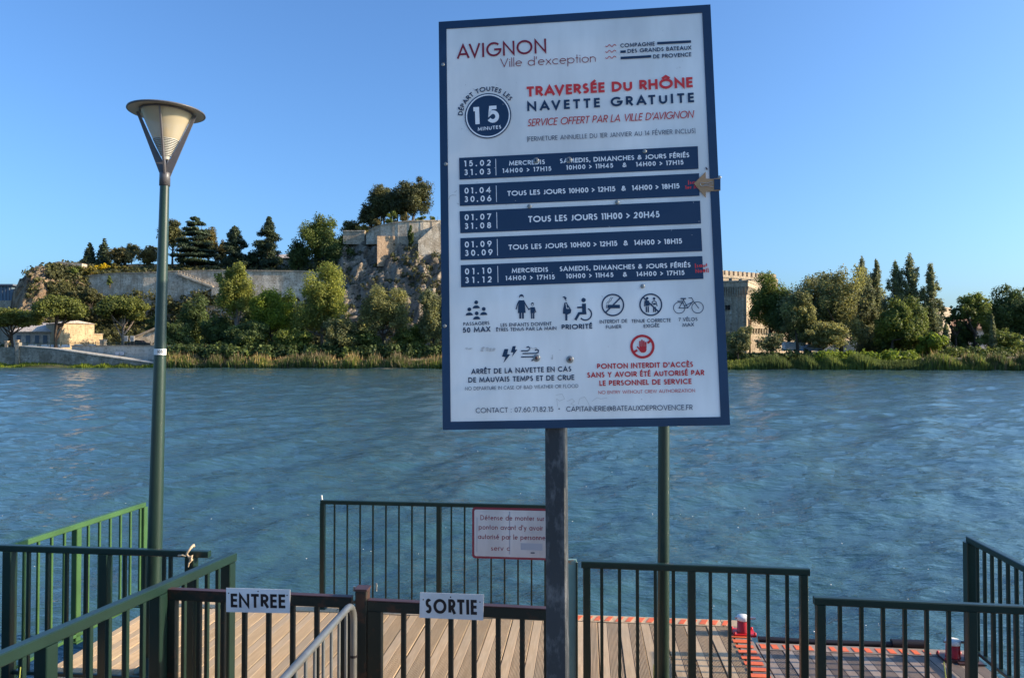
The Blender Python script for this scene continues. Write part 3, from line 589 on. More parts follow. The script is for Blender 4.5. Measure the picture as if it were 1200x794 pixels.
# ---------------------------------------------------------------- masonry
def wallbox(mb, x0, x1, ytop, ybot, d, depth, d1=None):
    """wall face between pixels at distance d (left end) and d1 (right end)"""
    d1 = d1 or d; a, b_, c, e = P(x0, ytop[0], d), P(x1, ytop[1], d1), P(x1, ybot[1], d1), P(x0, ybot[0], d); return mb.prism([a, b_, c, e], (0, depth, 0))
def bwall(mb, a, b_, z0, z1, th):
    """upright wall box from plan point a to b_, thickness th to the left of a->b"""
    a, b_ = Vector((*a, 0)), Vector((*b_, 0)); n = Vector((-(b_ - a).y, (b_ - a).x, 0)).normalized() * th
    return mb.prism([Vector((p.x, p.y, z0)) for p in (a, b_, b_ + n, a + n)], (0, 0, z1 - z0))
# long terrace wall with zigzag stair ledges
root = empty('terrace_wall', P(220, 380, 198), 'long grey rubble retaining wall below the terrace trees', 'wall')
mb = MB(); pts = [(84, 326, 352), (130, 321, 352), (168, 320, 378), (206, 318, 392), (260, 317, 404), (356, 318, 404), (392, 322, 404)]
dd = [201, 200, 199, 199, 198.5, 199, 201]
for (a, ta, ba), (b_, tb, bb), d0, d1 in zip(pts[:-1], pts[1:], dd[:-1], dd[1:]): wallbox(mb, a, b_, (ta, tb), (ba, bb), d0, 2.5, d1)
mb.build('masonry', M['wallgrey'], root)
mb = MB()
for (a, ta, ba), (b_, tb, bb), d0, d1 in zip(pts[:-1], pts[1:], dd[:-1], dd[1:]): wallbox(mb, a, b_, (ta - 1.1, tb - 1.1), (ta, tb), d0 - .25, 3, d1 - .25)
mb.build('coping', M['wallpale'], root)
for x0, y0, x1, y1 in ((207, 319, 249, 335), (249, 335, 197, 360)):
    mb = MB(); a, b_ = P(x0, y0, 197.6), P(x1, y1, 197.4); mb.prism([a, b_, b_ + Vector((0, 0, -.55)), a + Vector((0, 0, -.55))], (0, 1.6, 0)); 
    for i in range(12): q = a.lerp(b_, (i + .5) / 12); mb.box(q + Vector((0, .1, .3)), (.12, .12, .9))
    mb.build('stair_flight', M['wallgrey'], root)
mb = MB(); wallbox(mb, 248, 258, (336, 336), (352, 352), 197.2, 1.5); mb.build('buttress', M['wallgrey'], root)
# lower stairs and walls by the road
root = empty('stair_wall', P(190, 404, 182), 'stepped stone stair wall climbing behind the lamp post', 'wall')
mb = MB(); mb.prism([P(152, 406, 180), P(152, 398, 180), P(176, 386, 181), P(196, 380, 182), P(212, 378, 182), P(212, 408, 182)], (0, 3, 0)); mb.build('masonry', M['wallgrey'], root)
for x0, y0, x1, y1 in ((152, 397.5, 196, 379), (212, 377, 222, 362)):
    mb = MB(); mb.beam(P(x0, y0, 180.5), P(x1, y1, 181.5), 1.2, .5); mb.build('handrail', M['wallpale'], root)
# bastion and walls on the cliff
root = empty('cliff_bastion', P(470, 290, 204), 'curved pale parapet wall crowning the cliff', 'wall')
mb = MB(); prof = [(429, 275, 202), (436, 268, 200.8), (446, 264, 200), (460, 261, 199.6), (478, 259, 199.6), (496, 258.5, 200), (510, 258.5, 201), (530, 259, 203)]
for (a, ta, d0), (b_, tb, d1) in zip(prof[:-1], prof[1:]): wallbox(mb, a, b_, (ta, tb), (286, 286), d0, 5, d1)
mb.build('parapet', M['wallgrey'], root)
mb = MB()
for (a, ta, d0), (b_, tb, d1) in zip(prof[:-1], prof[1:]): wallbox(mb, a, b_, (ta - .8, tb - .8), (ta + .6, tb + .6), d0 - .2, 5, d1 - .2)
mb.build('coping', M['wallpale'], root)
for px in range(440, 520, 13):
    mb = MB(); d0 = np.interp(px, [v_[0] for v_ in prof], [v_[2] for v_ in prof]); tp = np.interp(px, [v_[0] for v_ in prof], [v_[1] for v_ in prof]); wallbox(mb, px, px + 1.2, (tp + .6, tp + .6), (286, 286), d0 - .06, .5); mb.build('rib', M['wallgrey'], root)
for px, tp in [(446, 251), (460, 253), (478, 253), (496, 252), (505, 252), (513, 251)]:
    mb = MB(); a = P(px, 259, 201); mb.beam(a, a + Vector((0, 0, 1.3)), .1, .1); mb.build('railing_post', M['steel'], root)
mb = MB(); wallbox(mb, 442, 463, (276.5, 276.5), (312, 312), 197.0, 6, 199.6); mb.build('buttress', M['wallbrown'], root)
mb = MB(); wallbox(mb, 463, 492, (276.5, 277), (312, 312), 199.6, 6, 199.2); mb.build('buttress', M['wallpale'], root)
mb = MB(); mb.prism([P(490, 282, 198.0), P(512, 262, 199.2), P(530, 256, 199.6), P(530, 325, 199.6), P(490, 325, 198.0)], (0, 6, 0)); mb.build('buttress', M['wallgrey'], root)
shrub('ivy_bush', 'dark', 481, 263, 292, 10, 198.6, 'dark ivy hanging down the curved parapet wall on the cliff', 'bushes on the slope', on_ground=False, dens=2.0)
for cx, tp, bs, wd, lf, lb in ((441, 252, 268, 18, 'brownish', 'brown bush under the trailing pine at the left end of the curved parapet'), (459, 247, 264, 18, 'green', 'green bush showing through the gap in the cliff top pines'), (474, 248, 262, 14, 'brownish', 'brownish bush left of the bare pink pine trunk'), (493, 250, 262, 16, 'green', 'light green bush right of the bare pink pine trunk'), (506, 251, 262, 9, 'green', 'small green bush at the board edge on the cliff top'), (424, 262, 276, 20, 'golden', 'yellowish bush between the square parapet and the pines')):
    shrub('cliff_bush', lf, cx, tp, bs, wd, 206, lb, 'bushes on the cliff top', on_ground=False, dens=.9)
root = empty('square_parapet', P(412, 285, 205), 'small square pale parapet left of the curved one on the cliff', 'wall')
mb = MB(); wallbox(mb, 402, 427, (271, 271), (286, 286), 203, 6); mb.build('masonry', M['wallpale'], root)
mb = MB(); wallbox(mb, 401.5, 427.5, (269.8, 269.8), (271, 271), 202.8, 6.4); mb.build('coping', M['wallgrey'], root)
# ruined wall on the left crest
root = empty('crest_wall', P(65, 315, 204), 'low broken stone wall on the crest of the brown crag', 'wall')
for x0, x1, y0, y1, yb, mt in ((41, 50, 311.5, 311.5, 318, 'wallwarm'), (52, 68, 315, 306, 322, 'wallpale'), (68, 84, 306, 308, 320, 'wallwarm'), (84, 96, 307.5, 308.5, 316, 'wallgrey')):
    mb = MB(); wallbox(mb, x0, x1, (y0, y1), (yb, yb), 201, 2.5); mb.build('masonry', M[mt], root)
root = empty('ridge_house', P(328, 305, 232), 'low pale garden building glimpsed between the black conifer and the leafy tree', 'building')
mb = MB(); wallbox(mb, 322, 346, (302, 302), (314, 314), 232, 6); mb.build('wall', M['wallpale'], root); mb = MB(); mb.prism([P(321, 302, 231), P(347, 302, 231), P(344, 298, 234), P(325, 298, 234)], (0, 5, 0)); mb.build('roof', M['greyrender'], root)
# glazed building at the left edge
root = empty('glazed_building', P(4, 405, 236), 'blue grey glazed building at the left edge behind the crag', 'building')
mb = MB(); wallbox(mb, -40, 15, (352, 352), (412, 412), 236, 14); mb.build('wall', M['wallpale'], root)
mb = MB(); wallbox(mb, -40, 13.5, (334.5, 334.5), (352, 352), 236.5, 12); mb.build('glazing', M['glassroof'], root)
for px in range(-38, 14, 4): mb = MB(); wallbox(mb, px, px + .8, (334.5, 334.5), (352, 352), 236.2, .4); mb.build('mullion', M['shutter'], root)
mb = MB(); wallbox(mb, -42, 15, (332.6, 332.6), (334.5, 334.5), 235.5, 14); mb.build('roof', M['shutter'], root)
# promenade houses
root = empty('low_house', P(34, 406, 172), 'low grey house with shuttered windows under the umbrella pines', 'house')
mb = MB(); a, b_ = P(13, 406, 171), P(61, 406, 171); z0, z1 = 2.6, zpx(388, 171)
mb.prism([Vector((a.x, a.y, z0)), Vector((b_.x, b_.y, z0)), Vector((b_.x, b_.y + 7, z0)), Vector((a.x, a.y + 7, z0))], (0, 0, z1 - z0)); mb.build('wall', M['greyrender'], root)
mb = MB(); zr = zpx(378, 173); a2, b2 = Vector((a.x - .4, a.y - .5, z1)), Vector((b_.x + .4, b_.y - .5, z1)); mb.prism([a2, b2, b2 + Vector((-3.5, 4, zr - z1)), a2 + Vector((3.5, 4, zr - z1))], (0, 0, -.2)); mb.prism([b2, b2 + Vector((0, 8, 0)), b2 + Vector((-3.5, 4, zr - z1))], (0, 0, -.2)); mb.build('roof', M['greyrender'], root)
for px in (22, 33, 43.5, 53):
    w_ = MB(); w_.box(P(px, 397.5, 170.95), (.95, .16, 1.9)); fo = w_.build('window_shutter', M['shutter'], root)
root = empty('ochre_house', P(78, 405, 168), 'ochre house with a blank sunlit side wall behind the largest umbrella pine', 'house')
c = P(76, 404, 171); RZ = Matrix.Rotation(rad(52), 3, 'Z'); h = zpx(379, 170) - 2.5
mb = MB(); mb.box((c.x, c.y + 2, 2.5 + h / 2), (7.4, 8.0, h), RZ); mb.build('wall', M['render'], root)
mb = MB(); vs = [Vector(p) for p in ((-4, -4.3, h), (4, -4.3, h), (4, 4.3, h), (-4, 4.3, h), (0, -4.3, h + .7), (0, 4.3, h + .7))]; vs = [RZ @ v + Vector((c.x, c.y + 2, 2.52)) for v in vs]
mb.add(vs, [(0, 1, 4), (2, 3, 5), (1, 2, 5, 4), (3, 0, 4, 5), (0, 3, 2, 1)]); mb.build('roof', M['greyrender'], root)
root = empty('lit_wall_fragment', P(109, 396, 178), 'small sunlit masonry block in the cleft of the rock between two pines', 'wall')
mb = MB(); c = P(109, 397, 178); mb.box((c.x, c.y, c.z - 1.2), (3.6, 3, 4.6), Matrix.Rotation(rad(40), 3, 'Z')); mb.build('masonry', M['render'], root)
mb = MB(); mb.box((c.x, c.y, c.z + 1.2), (3.9, 3.3, .22), Matrix.Rotation(rad(40), 3, 'Z')); mb.build('coping', M['wallpale'], root)
# quay
root = empty('quay_wall', P(60, 428, 151), 'stained stone quay wall with a ramp sloping down to the river', 'quay')
mb = MB(); mb.prism([P(22, 405.5, 150.5), P(60, 408.5, 149.5), P(120, 417, 148), P(182, 426, 146.2), P(182, 431, 146.2), P(22, 431, 150.5)], (0, 4.0, 0)); mb.build('ramp', M['quay'], root)
mb = MB(); mb.prism([P(21, 404.9, 150.3), P(60, 407.7, 149.3), P(120, 416.2, 147.8), P(184, 425.4, 146), P(184, 426.2, 146), P(120, 417.2, 147.8), P(60, 408.7, 149.3), P(21, 405.8, 150.3)], (0, 4.2, 0)); mb.build('kerb', M['quaypale'], root)
mb = MB(); wallbox(mb, -60, 20, (406.5, 406.5), (431, 431), 152, 4, 150.6); mb.build('masonry', M['quay'], root)
mb = MB(); wallbox(mb, 17.5, 22, (401, 401), (431, 431), 150.2, 1.0); mb.build('pillar', M['quay'], root)
mb = MB(); wallbox(mb, 84, 212, (405, 405), (427, 427), 154.5, 3, 151.5); mb.build('retaining_wall', M['quaypale'], root)
mb = MB(); wallbox(mb, 83, 213, (404.3, 404.3), (405.2, 405.2), 154.3, 3.4, 151.3); mb.build('coping', M['wallpale'], root)
for px in (137.5, 143): mb = MB(); mb.box(P(px, 414, 152.6), (.8, .05, .7)); mb.build('notice', M['fade'], root)
root = empty('quay_railing', P(100, 405, 155), 'low green railing along the top of the far quay', 'railing')
for px in range(24, 200, 8): mb = MB(); a = P(px, 405, 155.5); mb.beam(a, a + Vector((0, 0, 1.0)), .08, .08); mb.build('post', M['poleg'], root)
for zz in (401.5, 403.3): mb = MB(); mb.beam(P(24, zz, 155.5), P(200, zz, 155.5), .05, .08); mb.build('rail', M['poleg'], root)
for px, w_, hh, mt, lb in ((20, 3, 8, 'wallpale', 'pale square gatepost at the head of the quay ramp'), (121, 5.5, 8.5, 'wallpale', 'pale squat stone pillar on the promenade'), (8, 3, 7, 'wallpale', 'pale small post at the left end of the promenade')):
    root = empty('stone_pillar', P(px, 407, 156.5), lb, 'pillar'); mb = MB(); a = P(px, 407, 156.5); k = 156.5 / F; mb.box(a + Vector((0, 0, hh * k / 2)), (w_ * k, w_ * k, hh * k)); mb.build('shaft', M[mt], root); mb = MB(); mb.box(a + Vector((0, 0, hh * k + .08)), (w_ * k + .2, w_ * k + .2, .18)); mb.build('cap', M[mt], root)
for i, px in enumerate((37, 52, 64, 76, 91, 107)):
    root = empty('concrete_barrier', P(px, 407.5, 158), ('white concrete barrier on the promenade, ' + ('first', 'second', 'third', 'fourth', 'fifth', 'sixth')[i] + ' from the gatepost'), 'barrier', 'white barriers along the promenade')
    mb = MB(); a = P(px, 407, 158); mb.prism([a + Vector(q) for q in ((-.9, 0, 0), (.9, 0, 0), (.8, .1, .7), (-.8, .1, .7))], (0, .4, 0)); mb.build('block', M['white_paint'], root)
for px, py, w_, h_, lb in ((147.5, 396.5, 5, 6.5, 'white information panel left of its twin by the forked pine'), (155, 396.5, 4.6, 6.5, 'white information panel right of its twin by the forked pine'), (218, 391.5, 4.5, 9, 'tall white poster panel at the foot of the stairs')):
    d = 166; k = d / F; root = empty('sign_panel', P(px, 406, d), lb, 'sign'); mb = MB(); mb.box(P(px, py, d), (w_ * k, .1, h_ * k)); mb.build('panel', M['white_paint'], root)
    mb = MB(); mb.box(P(px, py + .4, d - .08), (w_ * k * .7, .03, h_ * k * .55)); mb.build('poster', M['fade'], root)
    for s_ in (-1, 1): mb = MB(); a = P(px, 406, d + .1); mb.beam(a + Vector((s_ * w_ * k * .42, 0, -.5)), a + Vector((s_ * w_ * k * .42, 0, (406 - py) * k)), .08, .08); mb.build('leg', M['lampgrey'], root)
# vehicles
def car(px, py, d, L, H, col, label, van=False, yaw=0, name='parked_car'):
    a = P(px, py, d); root = empty(name, a, label, 'van' if van else 'car', None, yaw); R_ = Matrix.Rotation(yaw, 3, 'Z'); W = 1.8 if not van else 2.0
    if van: prof = [(-.5, .12), (.5, .12), (.5, .42), (.44, .5), (.34, .95), (.28, 1), (-.5, 1), (-.5, .12)][:-1]
    else: prof = [(-.5, .18), (.5, .18), (.5, .5), (.3, .6), (.14, .97), (-.22, 1), (-.4, .64), (-.5, .58)]
    mb = MB(); mb.prism([a + R_ @ Vector((x * L, -W / 2, z * H)) for x, z in prof], R_ @ Vector((0, W, 0))); mb.build('body', col, root)
    wn = [(.30, .55), (.40, .55), (.32, .88), (.22, .88)] if van else [(-.34, .64), (.24, .62), (.13, .92), (-.20, .94)]
    mb = MB(); mb.prism([a + R_ @ Vector((x * L, -W / 2 - .02, z * H)) for x, z in wn], R_ @ Vector((0, .03, 0))); mb.build('window', M['pane'], root)
    for x in (-.32, .32):
        mb = MB(); q = a + R_ @ Vector((x * L, -W / 2 + .08, .33)); ax = R_ @ Vector((0, -.2, 0)); mb.tube([q, q + ax * .6], .33, 14); mb.build('wheel', M['black'], root)
car(932, 412.5, 150, 4.8, 2.1, M['white_paint'], 'white van parked below the rampart left of the bare willow trunk', True, name='parked_van')
car(951, 412.5, 149, 4.2, 1.6, M['fade'], 'pale grey car parked just right of the bare willow trunk')
car(163, 406, 168, 4.4, 1.5, M['black'], 'black car parked behind the green quay railing')

# palace, tower, ramparts
def merlons(mb, a, b_, z, n, h, th, fr=.6):
    a, b_ = Vector((*a, 0)), Vector((*b_, 0)); d = (b_ - a) / n; nn = Vector((-d.y, d.x, 0)).normalized() * th
    for i in range(n):
        p = a + d * i; q = p + d * fr; mb.prism([Vector((v.x, v.y, z)) for v in (p, q, q + nn, p + nn)], (0, 0, h))
def machic(mb, a, b_, z, n, drop, out):
    """corbels under a parapet"""
    a, b_ = Vector((*a, 0)), Vector((*b_, 0)); d = (b_ - a) / n; nn = Vector((d.y, -d.x, 0)).normalized() * out
    for i in range(n):
        p = a + d * (i + .1); q = p + d * .45; mb.prism([Vector((p.x, p.y, z - drop)), Vector((p.x, p.y, z)), Vector((p.x + nn.x, p.y + nn.y, z))], q - p)
root = empty('palace', P(870, 405, 232), 'crenellated palace block with small square windows behind the tower', 'building')
a, b_ = P(800, 400, 224), P(912, 400, 246); z1 = zpx(320, 228)
mb = MB(); bwall(mb, (a.x, a.y), (b_.x, b_.y), 2, z1, 14); mb.build('wall', M['wallwarm'], root)
mb = MB(); merlons(mb, (a.x, a.y), (b_.x, b_.y), z1 - .02, 21, 1.5, 1.2); mb.build('battlement', M['wallwarm'], root)
mb = MB(); bwall(mb, (a.x, a.y - .25), (b_.x, b_.y - .25), z1 - .9, z1 - .5, .3); mb.build('string_course', M['wallpale'], root)
for px in (834, 848.5, 861, 875.5, 889):
    mb = MB(); q = P(px, 326, 229.5); q.y = a.y + (q.x - a.x) / (b_.x - a.x) * (b_.y - a.y) - .1
    mb.box(q, (1.15, .3, 1.3)); fo = mb.build('window_frame', M['wallpale'], root); mb = MB(); mb.box(q + Vector((0, -.08, 0)), (.85, .26, 1.0)); mb.build('pane', M['pane'], fo)
for px in (882, 896): mb = MB(); q = P(px, 333, 228); q.y = a.y + (q.x - a.x) / (b_.x - a.x) * (b_.y - a.y) - .1; mb.box(q, (1.1, .3, 2.0)); mb.build('window', M['vent'], root)
root = empty('machicolated_tower', P(862, 412, 168), 'tall square rampart tower with a sunlit right face beside the board', 'tower')
a, c, e = P(826, 400, 166), P(875, 400, 163), P(885.5, 400, 172); zt = zpx(336, 165); zb = 2.5
A2, C2, E2 = Vector((a.x, a.y)), Vector((c.x, c.y)), Vector((e.x, e.y)); B2 = A2 + (E2 - C2)
mb = MB(); mb.prism([Vector((v.x, v.y, zb)) for v in (A2, C2, E2, B2)], (0, 0, zt - zb)); mb.build('wall', M['wallwarm'], root)
def grow(k): ct = (A2 + C2 + E2 + B2) / 4; return [ct + (v - ct) * k for v in (A2, C2, E2, B2)]
g = grow(1.13); mb = MB(); mb.prism([Vector((v.x, v.y, zt + .9)) for v in g], (0, 0, .35)); mb.prism([Vector((v.x, v.y, zt - .1)) for v in grow(1.10)], (0, 0, 1.0)); mb.build('parapet', M['wallwarm'], root)
mb = MB(); machic(mb, g[0], g[1], zt - .12, 20, 1.9, -.02); 
n_ = 20
for (p, q, k_) in ((A2, C2, 20), (C2, E2, 9)):
    d = (q - p) / k_; nn = Vector((d.y, -d.x)).normalized() * .55
    for i in range(k_):
        u = p + d * (i + .15); v = u + d * .5
        mb.prism([Vector((u.x, u.y, zt - 2.0)), Vector((u.x + nn.x, u.y + nn.y, zt - .12)), Vector((u.x, u.y, zt - .12))], (v.x - u.x, v.y - u.y, 0))
mb.build('corbels', M['wallpale'], root)
for px in (851, 854): mb = MB(); q = P(px, 360, 164.2); mb.box(q, (.35, .7, 1.0)); mb.build('slit_window', M['vent'], root)
for i in range(7):   # shallow stained ribs of the tower face
    t_ = (i + .4) / 7; u = A2.lerp(C2, t_); mb = MB(); mb.box((u.x, u.y - .06, (zt - 2 + zb) / 2), (.35, .2, zt - 2 - zb)); mb.build('pilaster', M['wallgrey'], root)
root = empty('low_rampart', P(905, 410, 166), 'low sunlit rampart wall with a row of corbels right of the tower', 'wall')
a, b_ = P(880, 400, 165), P(1010, 400, 186); z1 = zpx(382, 168)
mb = MB(); bwall(mb, (a.x, a.y), (b_.x, b_.y), 2.4, z1, 3); mb.build('wall', M['wallwarm'], root)
mb = MB(); bwall(mb, (a.x, a.y - .55), (b_.x, b_.y - .55), z1 - .6, z1 + .3, .5); mb.build('parapet', M['wallwarm'], root)
mb = MB(); merlons(mb, (a.x, a.y - .55), (b_.x, b_.y - .55), z1 + .28, 15, 1.5, .5, .72); mb.build('battlement', M['wallwarm'], root)
mb = MB(); A3, B3 = Vector((a.x, a.y)), Vector((b_.x, b_.y)); d = (B3 - A3) / 46
for i in range(46): u = A3 + d * i; mb.prism([Vector((u.x, u.y, z1 - 2.0)), Vector((u.x, u.y - .55, z1 - .62)), Vector((u.x, u.y, z1 - .62))], (d.x * .5, d.y * .5, 0))
mb.build('corbels', M['wallpale'], root)
for px in (916, 948): mb = MB(); q = P(px, 403, 166.5); q.y = a.y + (q.x - a.x) / (b_.x - a.x) * (b_.y - a.y); mb.box(q, (.9, .5, 2.0)); mb.build('doorway', M['vent'], root)
root = empty('square_tower', P(1106, 412, 176), 'sunlit square stone tower with a chimney seen between the poplars', 'tower')
a, c, e = P(1092, 400, 173), P(1115, 400, 180), P(1114, 400, 188); A2, C2, E2 = [Vector((v.x, v.y)) for v in (a, c, e)]; B2 = A2 + (E2 - C2); zt = zpx(361, 174)
mb = MB(); mb.prism([Vector((v.x, v.y, 2.4)) for v in (A2, C2, E2, B2)], (0, 0, zt - 2.4)); mb.build('wall', M['wallwarm'], root)
mb = MB(); mb.prism([Vector((v.x, v.y, zt)) for v in grow(1.06)], (0, 0, .5)); mb.prism([Vector((v.x, v.y, zt - 1.3)) for v in grow(1.03)], (0, 0, .25)); mb.build('cornice', M['wallpale'], root)
mb = MB(); q = P(1097, 352, 178); mb.box((q.x, q.y + 2, zt + 1.4), (1.6, 1.4, 2.6)); mb.build('chimney', M['wallgrey'], root)
for px, py in ((1103, 378), (1104, 394)): mb = MB(); q = P(px, py, 176.5); t_ = (q.x - A2.x) / (C2.x - A2.x); q.y = A2.y + t_ * (C2.y - A2.y) - .02; mb.box(q, (.5, .2, 1.1)); mb.build('slit_window', M['vent'], root)
root = empty('tiled_house', P(1140, 412, 186), 'low house with a dark tiled roof behind the open crowned tree', 'house')
a = P(1118, 400, 184); b_ = P(1180, 400, 184); mb = MB(); bwall(mb, (a.x, a.y), (b_.x, b_.y), 2.4, zpx(384, 184), 9); mb.build('wall', M['greyrender'], root)
mb = MB(); za, zr = zpx(384.5, 183), zpx(373, 188); mb.prism([Vector((a.x, 183, za)), Vector((b_.x, 183, za)), Vector((b_.x, 188, zr)), Vector((a.x, 188, zr))], (0, 0, -.25)); mb.prism([Vector((a.x, 193.4, za)), Vector((b_.x, 193.4, za)), Vector((b_.x, 188, zr)), Vector((a.x, 188, zr))], (0, 0, -.25)); mb.build('roof', M['tile'], root)
for px in (1128, 1140, 1152, 1164): mb = MB(); q = P(px, 396, 183.9); mb.box(q, (1.0, .2, 1.6)); mb.build('window', M['pane'], root)
# ---------------------------------------------------------------- the pontoon
DZ = EYE - 2.6                       # deck level
QN = math.hypot(1, .1)
def D(u, v, z=DZ): return Vector(((u + .1 * v) / QN, (v - .1 * u) / QN, z))
YAW = math.atan2(-.1, 1)
def plank_mesh(name, L, mat, w_=.196, t_=.035):
    """one deck board, smooth on the left, fluted on the right, running along +Y"""
    prof = [(-w_ / 2 + .002, 0), (-w_ / 2 + .078, 0), (-w_ / 2 + .080, -.006), (-w_ / 2 + .086, -.006)]
    x = -w_ / 2 + .088; ng = 9; st = (w_ / 2 - .003 - x) / ng
    for i in range(ng): prof += [(x, 0), (x + st * .5, 0), (x + st * .54, -.008), (x + st * .96, -.008)]; x += st
    prof += [(x, 0), (w_ / 2, -.003), (w_ / 2, -t_), (-w_ / 2, -t_), (-w_ / 2, -.003)]
    n = len(prof); V = [(a, 0, b_) for a, b_ in prof] + [(a, L, b_) for a, b_ in prof]
    me = bpy.data.meshes.new(name); me.from_pydata(V, [], [(i, i + n, (i + 1) % n + n, (i + 1) % n) for i in range(n)] + [tuple(range(n)), tuple(range(n, 2 * n))[::-1]]); me.materials.append(mat); me.update(); return me
def child(name, me, parent, loc, rz=0, rx=0, ry=0):
    """object whose own local frame sits at world loc"""
    o = bpy.data.objects.new(name, me); COL.objects.link(o); o.parent = parent; o.matrix_parent_inverse = Matrix.Identity(4)
    W = Matrix.Translation(Vector(loc)) @ Matrix.Rotation(rz, 4, 'Z') @ Matrix.Rotation(ry, 4, 'Y') @ Matrix.Rotation(rx, 4, 'X')
    q = parent; ch = Matrix.Identity(4); ms = []
    while q is not None: ms.append(q.matrix_parent_inverse @ q.matrix_basis); q = q.parent
    for m_ in reversed(ms): ch = ch @ m_
    o.matrix_basis = ch.inverted() @ W; return o
r0 = random.Random(5)
def deck(root, u0, u1, v0, v1, mat, pitch=.2035):
    n = int(round((u1 - u0) / pitch)); me = plank_mesh('plank', v1 - v0, M[mat])
    for i in range(n):
        u = u0 + (i + .5) * (u1 - u0) / n; child('plank', me, root, D(u, v0, DZ + r0.uniform(-.0025, .0025)), YAW + r0.uniform(-.0007, .0007), ry=r0.uniform(-.006, .006))
MAIN = empty('main_pontoon', D(-1.4, 5, 0), 'main floating pontoon with sunlit fluted timber decking behind the two gates', 'pontoon')
U0, U1, V0, V1 = -4.40, 1.34, 3.25, 7.18
deck(MAIN, U0, U1, V0, V1, 'wood')
def cross(root, u0, u1, v, w_, mat, name='edge_board', dz=.004, seg=1.9):
    u = u0
    while u < u1 - .05:
        e = min(u + seg, u1); mb = MB(); mb.beam(D(u + .004, v, DZ - .018 + dz), D(e - .004, v, DZ - .018 + dz), w_, .04, .003); mb.build(name, M[mat], root); u = e
cross(MAIN, U0, U1 + .16, V1 + .095, .165, 'wood')
mb = MB(); mb.beam(D(U1 + .085, V0, DZ - .018), D(U1 + .085, V1 + .01, DZ - .018), .15, .04, .003); mb.build('edge_board', M['woodshade'], MAIN)
mb = MB(); mb.prism([D(U0, V0, .02), D(U1 + .16, V0, .02), D(U1 + .16, V1 + .17, .02), D(U0, V1 + .17, .02)], (0, 0, DZ - .045)); mb.build('hull', M['hull'], MAIN)
SIDE = empty('side_pontoon', D(2.4, 5, 0), 'smaller side pontoon with boards coloured greyer for fence shade right of the first red bollard', 'pontoon')
deck(SIDE, 1.51, 3.30, V0, 6.66, 'woodshade')
cross(SIDE, 1.51, 3.30, 6.74, .15, 'woodshade')
mb = MB(); mb.prism([D(1.51, V0, .02), D(3.30, V0, .02), D(3.30, 6.81, .02), D(1.51, 6.81, .02)], (0, 0, DZ - .045)); mb.build('hull', M['hull'], SIDE)
mb = MB(); mb.tube([D(1.55, 6.87, DZ + .015), D(2.2, 6.87, DZ + .005), D(2.72, 6.87, DZ + .012)], .028, 8); mb.tube([D(2.70, 6.87, DZ + .02), D(3.0, 6.86, DZ + .025)], .042, 8); mb.build('rubber_fender', M['black'], SIDE)
def dash(root, c, wu, wv, skew=0):
    mb = MB(); u, v = c; z = DZ + .0075; p = [D(u - wu / 2, v - wv / 2, z), D(u + wu / 2, v - wv / 2, z), D(u + wu / 2 + skew, v + wv / 2, z), D(u - wu / 2 + skew, v + wv / 2, z)]
    mb.prism(p, (0, 0, .0025)); mb.build('painted_dash', M['orange'], root)
u = -.10
while u < U1 + .02: dash(MAIN, (u, V1 + .085 + r0.uniform(-.008, .008)), .052 * r0.uniform(.85, 1.1), .12, .045); u += .1005
v = V1 - .12
while v > 4.2: dash(MAIN, (U1 + .055, v), .155, .066 * r0.uniform(.8, 1.1), .0); v -= .118
u = 1.56
while u < 2.95: dash(SIDE, (u, 6.725), .052 * r0.uniform(.8, 1.05), .095, .0); u += .0985
# bollards
def bollard(u, v, label):
    root = empty('mooring_bollard', D(u, v), label, 'bollard', 'red and white mooring bollards')
    mb = MB(); mb.box(D(u, v, DZ + .014), (.20, .17, .02), Matrix.Rotation(YAW, 3, 'Z')); mb.build('base_plate', M['rusttop' if u > 2 else 'redpaint'], root)
    mb = MB(); mb.lathe([(0, .022), (.062, .022), (.056, .03), (.055, .13), (.0, .13)], D(u, v), n=20); mb.build('post', M['redpaint'], root)
    mb = MB(); mb.lathe([(0, .131), (.058, .131), (.060, .137), (.060, .160), (.054, .168), (0, .171)], D(u, v), n=20); mb.build('cap', M['white_paint'], root)
    mb = MB(); mb.tube([D(u - .075, v, DZ + .15), D(u + .11, v, DZ + .15)], .012, 8); mb.build('cross_bar', M['steel'], root)
    for a, b_ in ((-.09, -.07), (.09, -.07), (.09, .07), (-.09, .07)): mb = MB(); mb.lathe([(0, .04), (.012, .04), (.012, .022)], D(u + a, v + b_), n=6); mb.build('bolt', M['redpaint'], root)
bollard(1.45, 7.02, 'red mooring bollard with a white cap where the two pontoons meet')
bollard(3.10, 6.62, 'red mooring bollard at the far corner of the side pontoon behind the right railing')

